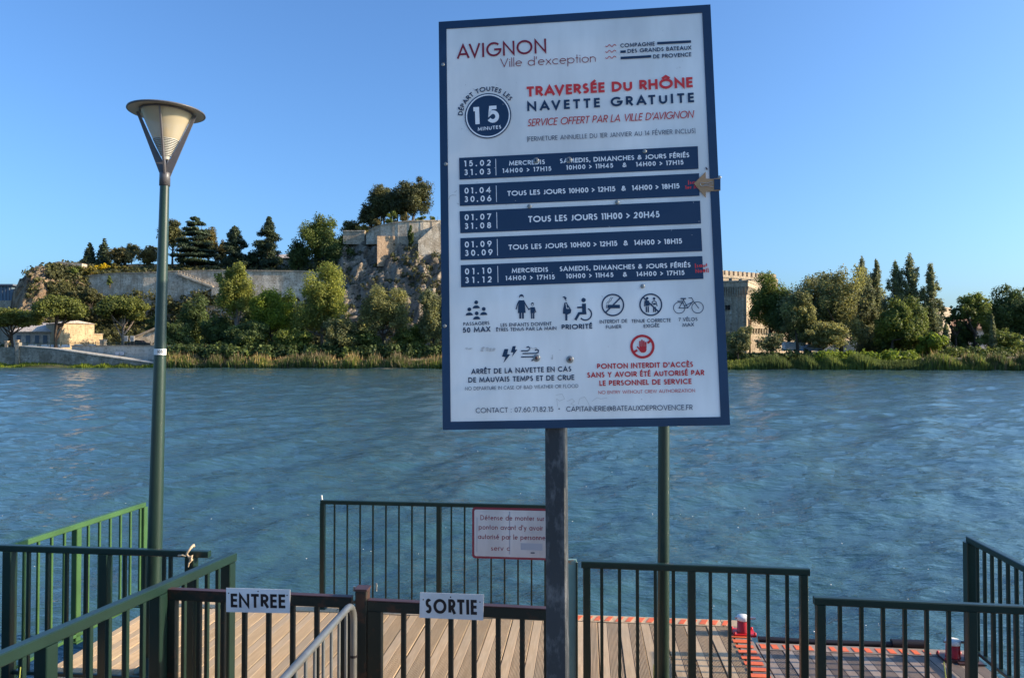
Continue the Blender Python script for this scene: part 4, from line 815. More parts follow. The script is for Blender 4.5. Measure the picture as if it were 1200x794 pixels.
# ---------------------------------------------------------------- railings
def railing(name, a, b_, z0, z1, posts, bars, label, mat='green', rail=(.05, .05), postw=.055, barw=.02, low=.08, group=None, cat='railing', barmat=None, top_ext=(0, 0), z1b=None, lowrail=.03, postd=None):
    a, b_ = Vector((a[0], a[1], 0)), Vector((b_[0], b_[1], 0)); L = (b_ - a).length; d = (b_ - a) / L; yaw = math.atan2(d.y, d.x); z1b = z1 if z1b is None else z1b
    root = empty(name, (a.x, a.y, z0), label, cat, group); zt = lambda s: z1 + (z1b - z1) * s / L
    mb = MB(); p0, p1 = a - d * top_ext[0], b_ + d * top_ext[1]; mb.beam((p0.x, p0.y, zt(-top_ext[0]) - rail[1] / 2), (p1.x, p1.y, zt(L + top_ext[1]) - rail[1] / 2), rail[0], rail[1], .006); mb.build('top_rail', M[mat], root)
    if low: mb = MB(); mb.beam((a.x, a.y, z0 + low), (b_.x, b_.y, z0 + low + (z1b - z1)), lowrail, .03, .004); mb.build('bottom_rail', M[mat], root)
    for s in posts:
        p = a + d * s; mb = MB(); mb.vbar(0, 0, 0, zt(s) - rail[1] + .003 - z0, postw, postd or postw, 0, .005); child('post', mb.mesh('post', M[mat]), root, (p.x, p.y, z0), yaw)
        mb = MB(); mb.box((0, 0, .006), (postw * 1.9, postw * 1.9, .012)); child('foot_plate', mb.mesh('foot_plate', M[mat]), root, (p.x, p.y, z0), yaw)
    mb = MB(); zl = low if low else .0; mb.vbar(0, 0, zl, z1 - rail[1] + .003 - z0, barw, barw, 0, .003); me = mb.mesh('baluster', M[barmat or mat])
    for s in bars:
        p = a + d * s
        if abs(z1b - z1) > .02: mb = MB(); mb.vbar(0, 0, zl, zt(s) - rail[1] + .003 - z0, barw, barw, 0, .003); me = mb.mesh('baluster', M[barmat or mat])
        child('baluster', me, root, (p.x, p.y, z0), yaw + r0.uniform(-.02, .02))
    return root
def pxy(px, Y): p = P(px, 413, Y); return (p.x, p.y)
def spans(n0, per, L, off=0):
    out = []; s = off
    while s < L - .04: out.append(s); s += per
    return out
# back railing
a, b_ = pxy(377, 7.52), pxy(662, 7.26); L = math.dist(a, b_); step = L / 18.55
pb = [0, 9 * step, 18 * step]
railing('back_railing', a, b_, DZ, DZ + 1.10, [p + .02 for p in pb], [i * step + .01 for i in range(1, 18) if i % 9], 'green railing at the far edge of the pontoon carrying the red bordered notice', rail=(.045, .04), postw=.05, barw=.017)
tie = empty('white_tie', P(377, 584, 7.5), 'tiny white plastic tie on the left end of the far railing', 'tie'); mb = MB(); mb.tube([P(377.3, 585, 7.5), P(376.8, 580, 7.5)], .01, 6); mb.build('strap', M['white_paint'], tie)
# left side railing, bright green
a, b_ = pxy(14, 5.98), pxy(170, 7.65); L = math.dist(a, b_)
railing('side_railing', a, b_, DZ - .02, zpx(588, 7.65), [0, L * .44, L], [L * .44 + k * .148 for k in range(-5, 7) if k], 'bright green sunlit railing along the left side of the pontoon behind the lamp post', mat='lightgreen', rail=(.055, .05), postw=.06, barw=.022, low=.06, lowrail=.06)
# left front railing, dark
a, b_ = pxy(8, 5.86), pxy(243, 5.68); L = math.dist(a, b_)
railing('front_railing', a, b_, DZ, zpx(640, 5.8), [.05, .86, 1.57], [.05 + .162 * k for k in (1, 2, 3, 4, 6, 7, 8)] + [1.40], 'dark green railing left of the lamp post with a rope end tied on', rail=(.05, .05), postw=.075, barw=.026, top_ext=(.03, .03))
# gangway handrail
a, b_ = P(270, 653, 5.62), P(0, 771, 3.62); d = (a - b_) / (a - b_).length; c = b_ - d * .9; L = (Vector((c.x, c.y, 0)) - Vector((a.x, a.y, 0))).length
railing('gangway_handrail', (a.x, a.y), (c.x, c.y), DZ, a.z + .03, [.03, .84, 1.75, 2.6], [.03 + .135 * k for k in (1, 2, 3, 4, 5)] + [.84 + .15 * k for k in range(1, 6)] + [1.75 + .15 * k for k in range(1, 5)], 'thick green handrail running towards the viewer at the lower left', rail=(.06, .065), postw=.08, barw=.028, z1b=c.z + .03, top_ext=(.04, 0))
# gates
def gate(name, pa, Ya, pb_, Yb, zt, label, bars, stile=(.08, .08), barw=.03):
    a, b_ = pxy(pa, Ya), pxy(pb_, Yb); a3, b3 = Vector((*a, 0)), Vector((*b_, 0)); L = (b3 - a3).length; d = (b3 - a3) / L; yaw = math.atan2(d.y, d.x)
    root = empty(name, (*a, DZ), label, 'gate'); z = lambda p, h: Vector((p.x, p.y, h))
    mb = MB(); mb.beam(z(a3, zt - .040), z(b3, zt - .040), .04, .066, .004); mb.build('top_bar', M['rusty'], root)
    mb = MB(); mb.beam(z(a3, zt - .0035), z(b3, zt - .0035), .046, .007, .001); mb.build('top_flat', M['rusttop'], root)
    mb = MB(); mb.beam(z(a3, DZ + .12), z(b3, DZ + .12), .04, .05, .004); mb.build('bottom_bar', M['rusty'], root)
    for s, w_ in ((stile[0] / 2, stile[0]), (L - stile[1] / 2, stile[1])): p = a3 + d * s; mb = MB(); mb.vbar(0, 0, .05, zt - DZ - .07, w_, .05, 0, .004); child('stile', mb.mesh('stile', M['rusty']), root, (p.x, p.y, DZ), yaw)
    for px in bars:
        k = (px - 600) / F; s = (k * a3.y - a3.x) / (d.x - k * d.y); p = a3 + d * s; mb = MB(); mb.vbar(0, 0, .14, zt - DZ - .07, barw, barw, 0, .004); child('baluster', mb.mesh('baluster', M['rusty']), root, (p.x, p.y, DZ), yaw)
    return a3, d, L
ZG = zpx(689, 4.85)
ga, gd, gl = gate('entry_gate', 197, 4.86, 414, 4.70, ZG, 'rusty dark gate carrying the white ENTREE plate', (236, 264, 289, 317, 345, 373))
ga2, gd2, gl2 = gate('exit_gate', 433, 4.66, 660, 4.49, ZG - .005, 'rusty dark gate carrying the white SORTIE plate', (474, 502, 529, 556, 584, 612, 640), stile=(.09, .06))
p = P(425, 700, 4.68); root = empty('gate_post', (p.x, p.y, DZ), 'rusty square post between the entry gate and the exit gate', 'post')
mb = MB(); mb.vbar(p.x, p.y, DZ, zpx(690, 4.68), .075, .08, YAW, .005); mb.build('shaft', M['rusty'], root); mb = MB(); mb.vbar(p.x, p.y, zpx(690, 4.68), zpx(687.5, 4.68), .085, .09, YAW, .003); mb.build('cap', M['rusttop'], root)
mb = MB(); q = P(441, 692, 4.62); mb.tube([q, q + Vector((0, 0, .05))], .006, 6); mb.build('hinge_pin', M['steel'], root); mb = MB(); q = P(415, 692, 4.7); mb.tube([q, q + Vector((0, 0, .03))], .008, 6); mb.build('hinge_pin', M['steel'], root)
# pale strip post, the lit look of its face put into the colour
root = empty('pale_gate_leaf', (*pxy(670, 4.9), DZ), 'narrow green steel leaf coloured pale as a lit face, standing edge on right of the sign post', 'gate leaf')
mb = MB(); p = P(670, 413, 4.9); mb.vbar(p.x, p.y, DZ, zpx(655, 4.9), .060, .03, YAW, .003); mb.build('panel', M['greenlit'], root)
mb = MB(); p = P(675.6, 413, 4.9); mb.vbar(p.x, p.y, DZ, zpx(657, 4.9), .012, .07, YAW, .002); mb.build('edge_strip', M['green'], root)
# right railings
a, b_ = pxy(684, 5.50), pxy(943, 5.31); L = math.dist(a, b_)
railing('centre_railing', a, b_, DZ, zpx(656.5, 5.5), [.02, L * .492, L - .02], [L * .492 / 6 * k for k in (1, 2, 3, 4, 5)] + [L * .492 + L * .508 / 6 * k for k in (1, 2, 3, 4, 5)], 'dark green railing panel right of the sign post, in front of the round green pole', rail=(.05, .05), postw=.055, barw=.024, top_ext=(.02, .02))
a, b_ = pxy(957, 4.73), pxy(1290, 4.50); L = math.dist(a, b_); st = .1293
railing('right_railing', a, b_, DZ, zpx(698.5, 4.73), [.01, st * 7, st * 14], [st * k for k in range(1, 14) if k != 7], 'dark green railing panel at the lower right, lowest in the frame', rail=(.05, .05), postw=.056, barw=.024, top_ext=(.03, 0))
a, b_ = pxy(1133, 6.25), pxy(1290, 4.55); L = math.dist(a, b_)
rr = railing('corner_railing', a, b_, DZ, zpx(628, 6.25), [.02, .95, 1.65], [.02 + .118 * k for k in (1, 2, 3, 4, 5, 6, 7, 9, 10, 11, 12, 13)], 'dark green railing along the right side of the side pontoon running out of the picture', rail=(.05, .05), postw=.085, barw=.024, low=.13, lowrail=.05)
mb = MB(); mb.box((a[0] - .04, a[1], DZ + .008), (.20, .20, .016), Matrix.Rotation(YAW, 3, 'Z')); mb.build('base_plate', M['rusttop'], rr)

# galvanised barrier
def px_on(px, dd): return P(px, 413, dd)
a = P(412, 702, 4.49); b_ = P(320, 797, 3.34); d = (b_ - a); d.z = 0; d.normalize(); za = zpx(703, 4.49)
root = empty('crowd_barrier', (a.x, a.y, EYE - 1.6 - 1.0), 'galvanised tubular barrier with a rounded corner between the gates and the viewer', 'barrier')
root.location.z = DZ; R_ = .021; pts = []; A0 = Vector((a.x, a.y, 0)) - d * .045
pts = [A0 + Vector((0, 0, DZ + .05)), A0 + Vector((0, 0, za - .14))]
for k in range(1, 6): t_ = k / 5 * math.pi / 2; pts.append(A0 + d * (.12 - .12 * math.cos(t_)) + Vector((0, 0, za - .12 + .12 * math.sin(t_) - R_)))
pts += [A0 + d * 1.5 + Vector((0, 0, za - R_)), A0 + d * 2.2 + Vector((0, 0, za - R_ - .0))]
mb = MB(); mb.tube(pts, R_, 14); mb.build('frame_tube', M['galv'], root)
mb = MB(); mb.tube([A0 + Vector((0, 0, DZ + .15)), A0 + d * 2.2 + Vector((0, 0, DZ + .15))], .014, 10); mb.build('bottom_tube', M['galv'], root)
mb = MB(); mb.tube([(0, 0, 0), (0, 0, za - DZ - .17)], .0095, 8); me = mb.mesh('baluster', M['galv'])
for k in range(1, 16): q = A0 + d * (.02 + .13 * k) + Vector((0, 0, DZ + .15)); child('baluster', me, root, q)
mb = MB(); mb.tube([A0 + Vector((0, 0, za - .36)), A0 + Vector((0, 0, za - .345))], R_ + .002, 14); mb.build('tie_band', M['black'], root)

# rope end tied on the front railing
root = empty('rope_end', P(224, 646, 5.7), 'pale rope end looped over the dark front railing by the lamp post', 'rope')
mb = MB(); Yr = 5.66; mb.tube([P(218.5, 649, Yr - .04), P(220.5, 645.5, Yr - .05), P(224, 641, Yr - .04), P(226.8, 638.3, Yr), P(227.3, 640, Yr + .05)], [.008, .009, .010, .010, .008], 7); mb.build('loop', M['rope'], root)
mb = MB(); mb.tube([P(219, 649, Yr - .03), P(222, 653, Yr - .04), P(225, 650, Yr - .04), P(223, 656, Yr - .04), P(225, 655, Yr - .02), P(221.5, 659, Yr - .03), P(220.5, 664, Yr - .03)], [.006, .010, .009, .012, .010, .007, .004], 6); mb.tube([P(209, 650.5, Yr - .03), P(214, 650, Yr - .05), P(218, 651, Yr - .03)], .007, 6); mb.build('knot', M['rope'], root)

# ---------------------------------------------------------------- lamp posts
def lamp(p0, ptop, R0, R1, label, head=True, sticker=True):
    root = empty('street_lamp', p0, label, 'street lamp', 'green pontoon lamps'); ax = (ptop - p0).normalized(); Mx = Vector((0, 0, 1)).rotation_difference(ax).to_matrix(); L = (ptop - p0).length
    mb = MB(); mb.tube([p0, p0.lerp(ptop, .5), ptop], [R0, (R0 + R1) / 2, R1], 24); mb.build('pole', M['poleg'], root)
    mb = MB(); mb.lathe([(0, .0), (.13, 0), (.13, .015), (R0 + .01, .02), (R0 + .006, .12), (R0, .125)], p0, Mx, 24); mb.build('base_flange', M['poleg'], root)
    if sticker:
        s = 1 - (P(0, 412, 6).z - ptop.z) / (p0.z - ptop.z); r_ = R0 + (R1 - R0) * s + .0012; q = p0.lerp(ptop, s); mb = MB(); mb.lathe([(r_, -.025), (r_, .025)], q, Mx, 24); st_ = mb.build('sticker_band', M['white_paint'], root)
        LAMPST.append((q, r_, st_))
    def at(z): return ptop + ax * z
    T = Matrix.Rotation(rad(-.5), 3, 'Y') @ Mx * .88
    mb = MB(); mb.lathe([(0, -.02), (.042, -.02), (.042, .085), (.038, .09), (0, .09)], ptop, Mx, 20); mb.build('collar', M['lampgrey'], root)
    hz = .600
    mb = MB(); mb.lathe([(.0, .028), (.12, .026), (.26, .012), (.335, -.008), (.338, -.020), (.325, -.022)], at(hz), T, 56); mb.build('top_disc', M['lampgrey'], root)
    mb = MB(); mb.lathe([(.325, -.021), (.26, -.006), (.0, .0)], at(hz), T, 56); mb.build('disc_underside', M['lampunder'], root)
    mb = MB(); mb.lathe([(.222, -.010), (.230, -.010), (.232, -.026), (.222, -.026)], at(hz), T, 48); mb.build('glass_ring', M['lampgrey'], root)
    mb = MB(); mb.lathe([(.222, -.020), (.168, -.150), (.115, -.275)], at(hz), T, 40); mb.lathe([(.219, -.020), (.165, -.150), (.112, -.275)], at(hz), T, 40); mb.build('glass_cone', M['glass'], root)
    pr = [(.112, -.272)]
    for i in range(11): k = i / 11; r_ = .112 - .072 * k; z = -.276 - .155 * k; pr += [(r_, z), (r_ + .002, z - .007), (r_ - .012, z - .010), (r_ - .013, z - .014)]
    pr += [(.036, -.435), (.030, -.46), (0, -.46)]
    mb = MB(); mb.lathe(pr, at(hz), T, 32, False); mb.build('louvre_cone', M['rib'], root)
    mb = MB(); mb.lathe([(0, -.27), (.03, -.27), (.034, -.23), (.03, -.19), (.018, -.165), (0, -.16)], at(hz), T, 16); mb.build('bulb', M['bulb'], root)
    for k in range(4):
        a_ = rad(12 + 90 * k); dr = Vector((math.cos(a_), math.sin(a_), 0)); tn = Vector((-dr.y, dr.x, 0)); q = [dr * .238 + Vector((0, 0, -.024)), dr * .262 + Vector((0, 0, -.030)), dr * .04 + Vector((0, 0, -.62)), dr * .0 + Vector((0, 0, -.62)), dr * .012 + Vector((0, 0, -.50)), dr * .10 + Vector((0, 0, -.33))]
        mb = MB(); mb.prism([at(hz) + T @ (v_ - tn * .007) for v_ in q], T @ (tn * .014)); mb.build('fin', M['lampgrey'], root)
    return root
LAMPST = []
lamp(P(177.5, 785, 6.0), P(193.0, 215, 6.0), .064, .036, 'tall green lamp post with a conical glass head left of the board')
lamp(P(777, 812, 5.62), P(779, 190, 5.62), .046, .040, 'round green pole rising behind the board, its lamp head hidden by it', sticker=False)

# ---------------------------------------------------------------- printing tools: a stroke alphabet after the geometric letters of the board
def A(cx, cy, rx, ry, a0, a1, n=10):
    k = max(3, int(n * abs(a1 - a0) / 180)); return [(cx + rx * math.cos(rad(a0 + (a1 - a0) * i / k)), cy + ry * math.sin(rad(a0 + (a1 - a0) * i / k))) for i in range(k + 1)]
RP = A(.5, .735, .5, .265, 90, -90)
G = {
 'A': (.74, [[(0, 0), (.5, 1), (1, 0)], [(.2, .27), (.8, .27)]]), 'B': (.52, [[(0, 0), (0, 1), (.45, 1)] + A(.45, .76, .42, .24, 80, -90) + [(0, .52)], [(.45, .52)] + A(.5, .26, .5, .26, 80, -90) + [(0, 0)]]),
 'C': (.72, [A(.62, .5, .62, .5, 48, 312, 18)]), 'D': (.70, [[(0, 0), (0, 1), (.3, 1)] + A(.3, .5, .7, .5, 80, -90, 14) + [(0, 0)]]), 'E': (.44, [[(1, 1), (0, 1), (0, 0), (1, 0)], [(0, .52), (.92, .52)]]),
 'F': (.44, [[(1, 1), (0, 1), (0, 0)], [(0, .5), (.92, .5)]]), 'G': (.88, [A(.52, .5, .52, .5, 45, 357, 18) + [(1.0, .48), (.55, .48)]]), 'H': (.64, [[(0, 0), (0, 1)], [(1, 0), (1, 1)], [(0, .5), (1, .5)]]),
 'I': (0, [[(0, 0), (0, 1)]]), 'J': (.30, [[(1, 1), (1, .22)] + A(.35, .22, .65, .22, -20, -130)]), 'K': (.58, [[(0, 0), (0, 1)], [(.95, 1), (.05, .5), (1, 0)]]), 'L': (.40, [[(0, 1), (0, 0), (1, 0)]]),
 'M': (.86, [[(0, 0), (.1, 1), (.5, .12), (.9, 1), (1, 0)]]), 'N': (.70, [[(0, 0), (0, 1), (1, 0), (1, 1)]]), 'O': (.95, [A(.5, .5, .5, .5, 0, 360, 16)]), 'P': (.50, [[(0, 0), (0, 1)] + [(.4, 1)] + RP + [(0, .47)]]),
 'Q': (.95, [A(.5, .5, .5, .5, 0, 360, 16), [(.6, .3), (1, 0)]]), 'R': (.52, [[(0, 0), (0, 1)] + [(.4, 1)] + RP + [(0, .47)], [(.42, .47), (1, 0)]]),
 'S': (.46, [A(.52, .755, .44, .245, 35, 265) + A(.48, .255, .50, .255, 85, -150)]), 'T': (.52, [[(0, 1), (1, 1)], [(.5, 1), (.5, 0)]]), 'U': (.62, [[(0, 1), (0, .36)] + A(.5, .36, .5, .36, 185, 355, 14) + [(1, 1)]]),
 'V': (.68, [[(0, 1), (.5, 0), (1, 1)]]), 'W': (1.0, [[(0, 1), (.25, 0), (.5, 1), (.75, 0), (1, 1)]]), 'X': (.60, [[(0, 0), (1, 1)], [(0, 1), (1, 0)]]), 'Y': (.60, [[(0, 1), (.5, .48), (1, 1)], [(.5, .48), (.5, 0)]]), 'Z': (.55, [[(0, 1), (1, 1), (0, 0), (1, 0)]]),
 '0': (.52, [A(.5, .5, .5, .5, 0, 360, 14)]), '1': (.24, [[(0, 1), (1, 1), (1, 0)]]), '2': (.50, [A(.48, .70, .46, .30, 165, -35) + [(0, 0), (1, 0)]]), '3': (.48, [A(.45, .755, .40, .245, 150, -80) + A(.48, .26, .50, .26, 80, -150)]),
 '4': (.58, [[(.74, 0), (.74, 1), (0, .27), (1, .27)]]), '5': (.50, [[(.92, 1), (.22, 1), (.10, .56)] + A(.44, .33, .54, .33, 115, -150)]), '6': (.54, [A(.5, .31, .5, .31, 0, 360), [(.08, .45), (.62, 1)]]),
 '7': (.50, [[(0, 1), (1, 1), (.28, 0)]]), '8': (.50, [A(.5, .76, .42, .24, 0, 360), A(.5, .27, .5, .27, 0, 360)]), '9': (.54, [A(.5, .69, .5, .31, 0, 360), [(.92, .55), (.38, 0)]]),
 '.': (0, ['d', (0, 0)]), ',': (.05, [[(.6, .06), (0, -.16)]]), ':': (0, ['d', (0, 0), (0, .6)]), "'": (.04, [[(.6, 1.0), (0, .74)]]), '>': (.42, [[(0, .80), (1, .45), (0, .10)]]), '[': (.13, [[(1, 1.1), (0, 1.1), (0, -.15), (1, -.15)]]), ']': (.13, [[(0, 1.1), (1, 1.1), (1, -.15), (0, -.15)]]),
 '&': (.66, [[(1, 0), (.22, .68)] + A(.45, .81, .26, .19, 200, -40, 8) + [(.1, .40)] + A(.38, .22, .38, .22, 160, 290, 8) + [(1, .48)]]), '*': (.2, ['o', (.5, .45)]), '-': (.3, [[(0, .4), (1, .4)]]),
 '@': (.95, [A(.5, .45, .5, .5, -50, 270, 14), A(.5, .45, .22, .24, 0, 360, 10), [(.74, .65), (.72, .30), (.9, .22)]]), '(': (.15, [[(1, 1), (0, .5), (1, 0)]]), ')': (.15, [[(0, 1), (1, .5), (0, 0)]]),
 'a': (.60, [A(.5, .31, .5, .31, 0, 360), [(1, 0), (1, .62)]]), 'b': (.60, [A(.5, .31, .5, .31, 0, 360), [(0, 0), (0, 1.05)]]), 'c': (.52, [A(.6, .31, .6, .31, 50, 310)]), 'd': (.60, [A(.5, .31, .5, .31, 0, 360), [(1, 0), (1, 1.05)]]),
 'e': (.56, [[(.02, .34), (.98, .34)] + A(.5, .31, .5, .31, 10, 315)]), 'f': (.30, [A(.85, .80, .5, .22, 90, 180) + [(.35, .7), (.35, 0)], [(0, .60), (.9, .60)]]), 'i': (0, [[(0, 0), (0, .62)], 'd', (0, .86)]), 'l': (0, [[(0, 0), (0, 1.05)]]),
 'm': (.84, [[(0, 0), (0, .62)], [(0, .38)] + A(.25, .38, .25, .24, 170, 0) + [(.5, 0)], [(.5, .38)] + A(.75, .38, .25, .24, 170, 0) + [(1, 0)]]), 'n': (.48, [[(0, 0), (0, .62)], [(0, .36)] + A(.5, .36, .5, .26, 170, 0) + [(1, 0)]]), 'o': (.60, [A(.5, .31, .5, .31, 0, 360)]),
 'p': (.60, [A(.5, .31, .5, .31, 0, 360), [(0, -.35), (0, .62)]]), 'r': (.24, [[(0, 0), (0, .62)], [(0, .40)] + A(.9, .36, .9, .26, 150, 75)]), 's': (.36, [A(.52, .465, .42, .155, 40, 265) + A(.48, .155, .48, .155, 85, -150)]), 't': (.24, [[(.5, 0), (.5, .95)], [(0, .60), (1, .60)]]),
 'u': (.50, [[(0, .62), (0, .26)] + A(.5, .26, .5, .26, 185, 355) + [(1, .62)], [(1, .3), (1, 0)]]), 'v': (.48, [[(0, .62), (.5, 0), (1, .62)]]), 'x': (.46, [[(0, 0), (1, .62)], [(0, .62), (1, 0)]]), 'y': (.50, [[(0, .62), (.5, .04)], [(1, .62), (.3, -.35)]]),
}
ACC = {'É': ('E', [[(.25, 1.18), (.75, 1.38)]]), 'È': ('E', [[(.25, 1.38), (.75, 1.18)]]), 'Ê': ('E', [[(.05, 1.18), (.5, 1.36), (.95, 1.18)]]), 'Ô': ('O', [[(.26, 1.24), (.5, 1.46), (.74, 1.24)]]), 'é': ('e', [[(.35, .80), (.75, 1.0)]]), 'ë': ('e', ['d', (.2, .86), (.8, .86)])}
class Print:
    """flat print on a plane: point O, axes U, V, outward normal N"""
    def __init__(s, O, U, V): s.O, s.U, s.V = O, U.normalized(), V.normalized(); s.N = s.U.cross(s.V).normalized()
    def uv(s, px, py):
        p1 = P(px, py, 5.0); e = Vector((0, 0, EYE)); d = p1 - e; t_ = (s.O - e).dot(s.N) / d.dot(s.N); q = e + d * t_ - s.O; return np.array([q.dot(s.U), q.dot(s.V)])
    def start(s, w0): s.mb = MB(); s.w = w0
    def poly(s, pts, step=True):
        if step: s.w += .000025
        c = [s.O + s.U * float(p[0]) + s.V * float(p[1]) + s.N * s.w for p in pts]; s.mb.add(c, [tuple(range(len(c)))])
    def strip(s, pts, w_, cap=True):
        pts = [np.array(p, float) for p in pts]; closed = len(pts) > 3 and np.hypot(*(pts[0] - pts[-1])) < 1e-6
        s.w += .000025; q = [pts[0]]
        for p in pts[1:]:
            if np.hypot(*(p - q[-1])) > 1e-6: q.append(p)
        pts = q
        if len(pts) < 2: return
        n = len(pts); Lf = []; Rt = []
        for i in range(n):
            if closed: a = pts[i] - pts[i - 1 if i else n - 2]; b = pts[i + 1 if i < n - 1 else 1] - pts[i]
            else: a = pts[i] - pts[i - 1] if i else pts[1] - pts[0]; b = pts[i + 1] - pts[i] if i < n - 1 else a
            a = a / np.hypot(*a); b = b / np.hypot(*b); na = np.array([-a[1], a[0]]); nb = np.array([-b[1], b[0]]); m_ = na + nb; l = np.hypot(*m_); m_ = m_ / l if l > .05 else na
            k = 1 / max(m_.dot(na), .42); p = pts[i]
            if not closed and cap and i in (0, n - 1): p = p - a * w_ / 2 if i == 0 else p + a * w_ / 2
            Lf.append(p + m_ * w_ / 2 * k); Rt.append(p - m_ * w_ / 2 * k)
        vs = [s.O + s.U * float(p[0]) + s.V * float(p[1]) + s.N * s.w for p in Lf + Rt]; s.mb.add(vs, [(i, i + n, i + 1 + n, i + 1) for i in range(n - 1)])
    def disc(s, c, r, n=32, a0=0, a1=360, ry=None):
        s.poly([(c[0] + r * math.cos(rad(a0 + (a1 - a0) * i / n)), c[1] + (ry or r) * math.sin(rad(a0 + (a1 - a0) * i / n))) for i in range(n + (a1 - a0 != 360))])
    def ring(s, c, r, w_, a0=0, a1=360, n=40): s.strip([(c[0] + r * math.cos(rad(a0 + (a1 - a0) * i / n)), c[1] + r * math.sin(rad(a0 + (a1 - a0) * i / n))) for i in range(n + 1)], w_, False)
    def glyph(s, ch, f, W, h, wt):
        """f maps (x along, y up) in metres to plane coordinates; wt stroke width in metres"""
        base, extra = ACC.get(ch, (ch, [])); g = list(G[base][1]) + list(extra); ww = max(W, wt); isd = None
        def mp(p): return f(wt / 2 + p[0] * (ww - wt), wt / 2 + p[1] * (h - wt))
        for it in g:
            if isinstance(it, str): isd = it; continue
            if isinstance(it, tuple):
                c = mp(it); r_ = wt * .62 if isd == 'd' else h * .13; s.disc(c, r_, 10); continue
            s.strip([mp(p) for p in it], wt, cap=len(it) < 8 and True)
    def layout(s, txt, L, h, wt, mint=.07):
        Ws = [(.30 * h if c == ' ' else max(G[ACC.get(c, (c,))[0]][0] * h * (1 + .25 * wt / h), wt)) for c in txt]; n = len(txt); g = sum(Ws)
        sx = min(1.28, max(1.0, (L - .13 * h * (n - 1)) / g)); t_ = (L - g * sx) / max(n - 1, 1)
        if t_ < mint * h: t_ = mint * h; sx = (L - t_ * (n - 1)) / g
        return Ws, t_, sx
    def text(s, txt, a, b_, h, wt, slant=0, mint=.07):
        """baseline from plane point a to b_, cap height h, stroke weight wt as a share of h"""
        wt *= h; L = float(np.hypot(*(b_ - a))); dx = (b_ - a) / L; dy = np.array([-dx[1], dx[0]]); kn = [.15 * h if p in ('AV', 'VA', 'AT', 'TA', 'AY', 'LT', 'YA') else 0 for p in (txt[i:i + 2] for i in range(len(txt)))]; Ws, t_, sx = s.layout(txt, L + sum(kn), h, wt, mint); x = 0
        for c, W, ke in zip(txt, Ws, kn):
            if c != ' ': s.glyph(c, lambda u, v, x=x: a + dx * (x + u + slant * v) + dy * v, W * sx, h, wt)
            x += W * sx + t_ - ke
    def arc_text(s, txt, c, R, a0, a1, h, wt):
        wt *= h; L = R * rad(a0 - a1) * 1.08; Ws, t_, sx = s.layout(txt, L, h, wt); tot = sum(Ws) * sx + t_ * (len(txt) - 1); x = 0
        for ch, W in zip(txt, Ws):
            if ch != ' ':
                an = rad(a0) + (rad(a1) - rad(a0)) * (x + W * sx / 2) / tot; rd = np.array([math.cos(an), math.sin(an)]); tg = np.array([rd[1], -rd[0]])
                s.glyph(ch, lambda u, v, rd=rd, tg=tg, W=W: c + rd * (R + v) + tg * (u - W * sx / 2), W * sx, h, wt)
            x += W * sx + t_
    def done(s, name, mat, parent):
        o = s.mb.build(name, M[mat], parent)
        if 'lettering' in name or name in ('scratches', 'glue_residue', 'faded_patch'): o['kind'] = 'stuff'
        return o

# ---------------------------------------------------------------- the information board
K = 2.95
CR = [P(513, 26, K * 1.038), P(833, 5.5, K * 1.006), P(855, 498, K * .962), P(520, 503.5, K * .994)]
UU = ((CR[1] - CR[0]) + (CR[2] - CR[3])).normalized(); VV = ((CR[0] - CR[3]) + (CR[1] - CR[2])); VV = (VV - UU * VV.dot(UU)).normalized()
CEN = (CR[0] + CR[1] + CR[2] + CR[3]) / 4
B = Print(CEN, UU, VV); NN = B.N
BW = ((CR[1] - CR[0]).length + (CR[2] - CR[3]).length) / 2; BH = ((CR[0] - CR[3]).length + (CR[1] - CR[2]).length) / 2
def L3(u, v, w_=0): return CEN + UU * u + VV * v + NN * w_
pu = float(B.uv(650.5, 503)[0]); ptop = CEN + UU * (pu - .012) + VV * .45 - NN * .070; pmid = CEN + UU * pu - VV * BH / 2 - NN * .070
foot = pmid - VV * ((pmid.z - (EYE - 1.6)) / VV.z); foot.x = P(653.8, 413, foot.y).x; ptop.x = P(650.0, 413, ptop.y).x
BOARD = empty('information_board', foot, 'large white and navy ferry timetable board on a dark steel post', 'sign board')
mb = MB(); q = [L3(a * BW / 2, b_ * BH / 2, -.022) for a, b_ in ((-1, -1), (1, -1), (1, 1), (-1, 1))]; mb.prism(q, NN * .020); mb.build('panel', M['board'], BOARD)
mb = MB(); q = [L3(a * (BW / 2 - .002), b_ * (BH / 2 - .002), -.026) for a, b_ in ((-1, -1), (1, -1), (1, 1), (-1, 1))]; mb.prism(q, NN * .003); mb.build('back_plate', M['galv'], BOARD)
def bar(name, u0, v0, u1, v1, w0, w1, mat, parent):
    mb = MB(); mb.prism([L3(u0, v0, w0), L3(u1, v0, w0), L3(u1, v1, w0), L3(u0, v1, w0)], NN * (w1 - w0)); return mb.build(name, M[mat], parent)
fw = .0325; hw, hh = BW / 2, BH / 2
bar('frame', -hw, hh - fw, hw, hh, -.0019, .0012, 'navy', BOARD); bar('frame', -hw, -hh, hw, -hh + fw, -.0019, .0012, 'navy', BOARD)
bar('frame', -hw, -hh + fw, -hw + fw, hh - fw, -.0019, .0012, 'navy', BOARD); bar('frame', hw - fw * 1.05, -hh + fw, hw, hh - fw, -.0019, .0012, 'navy', BOARD)
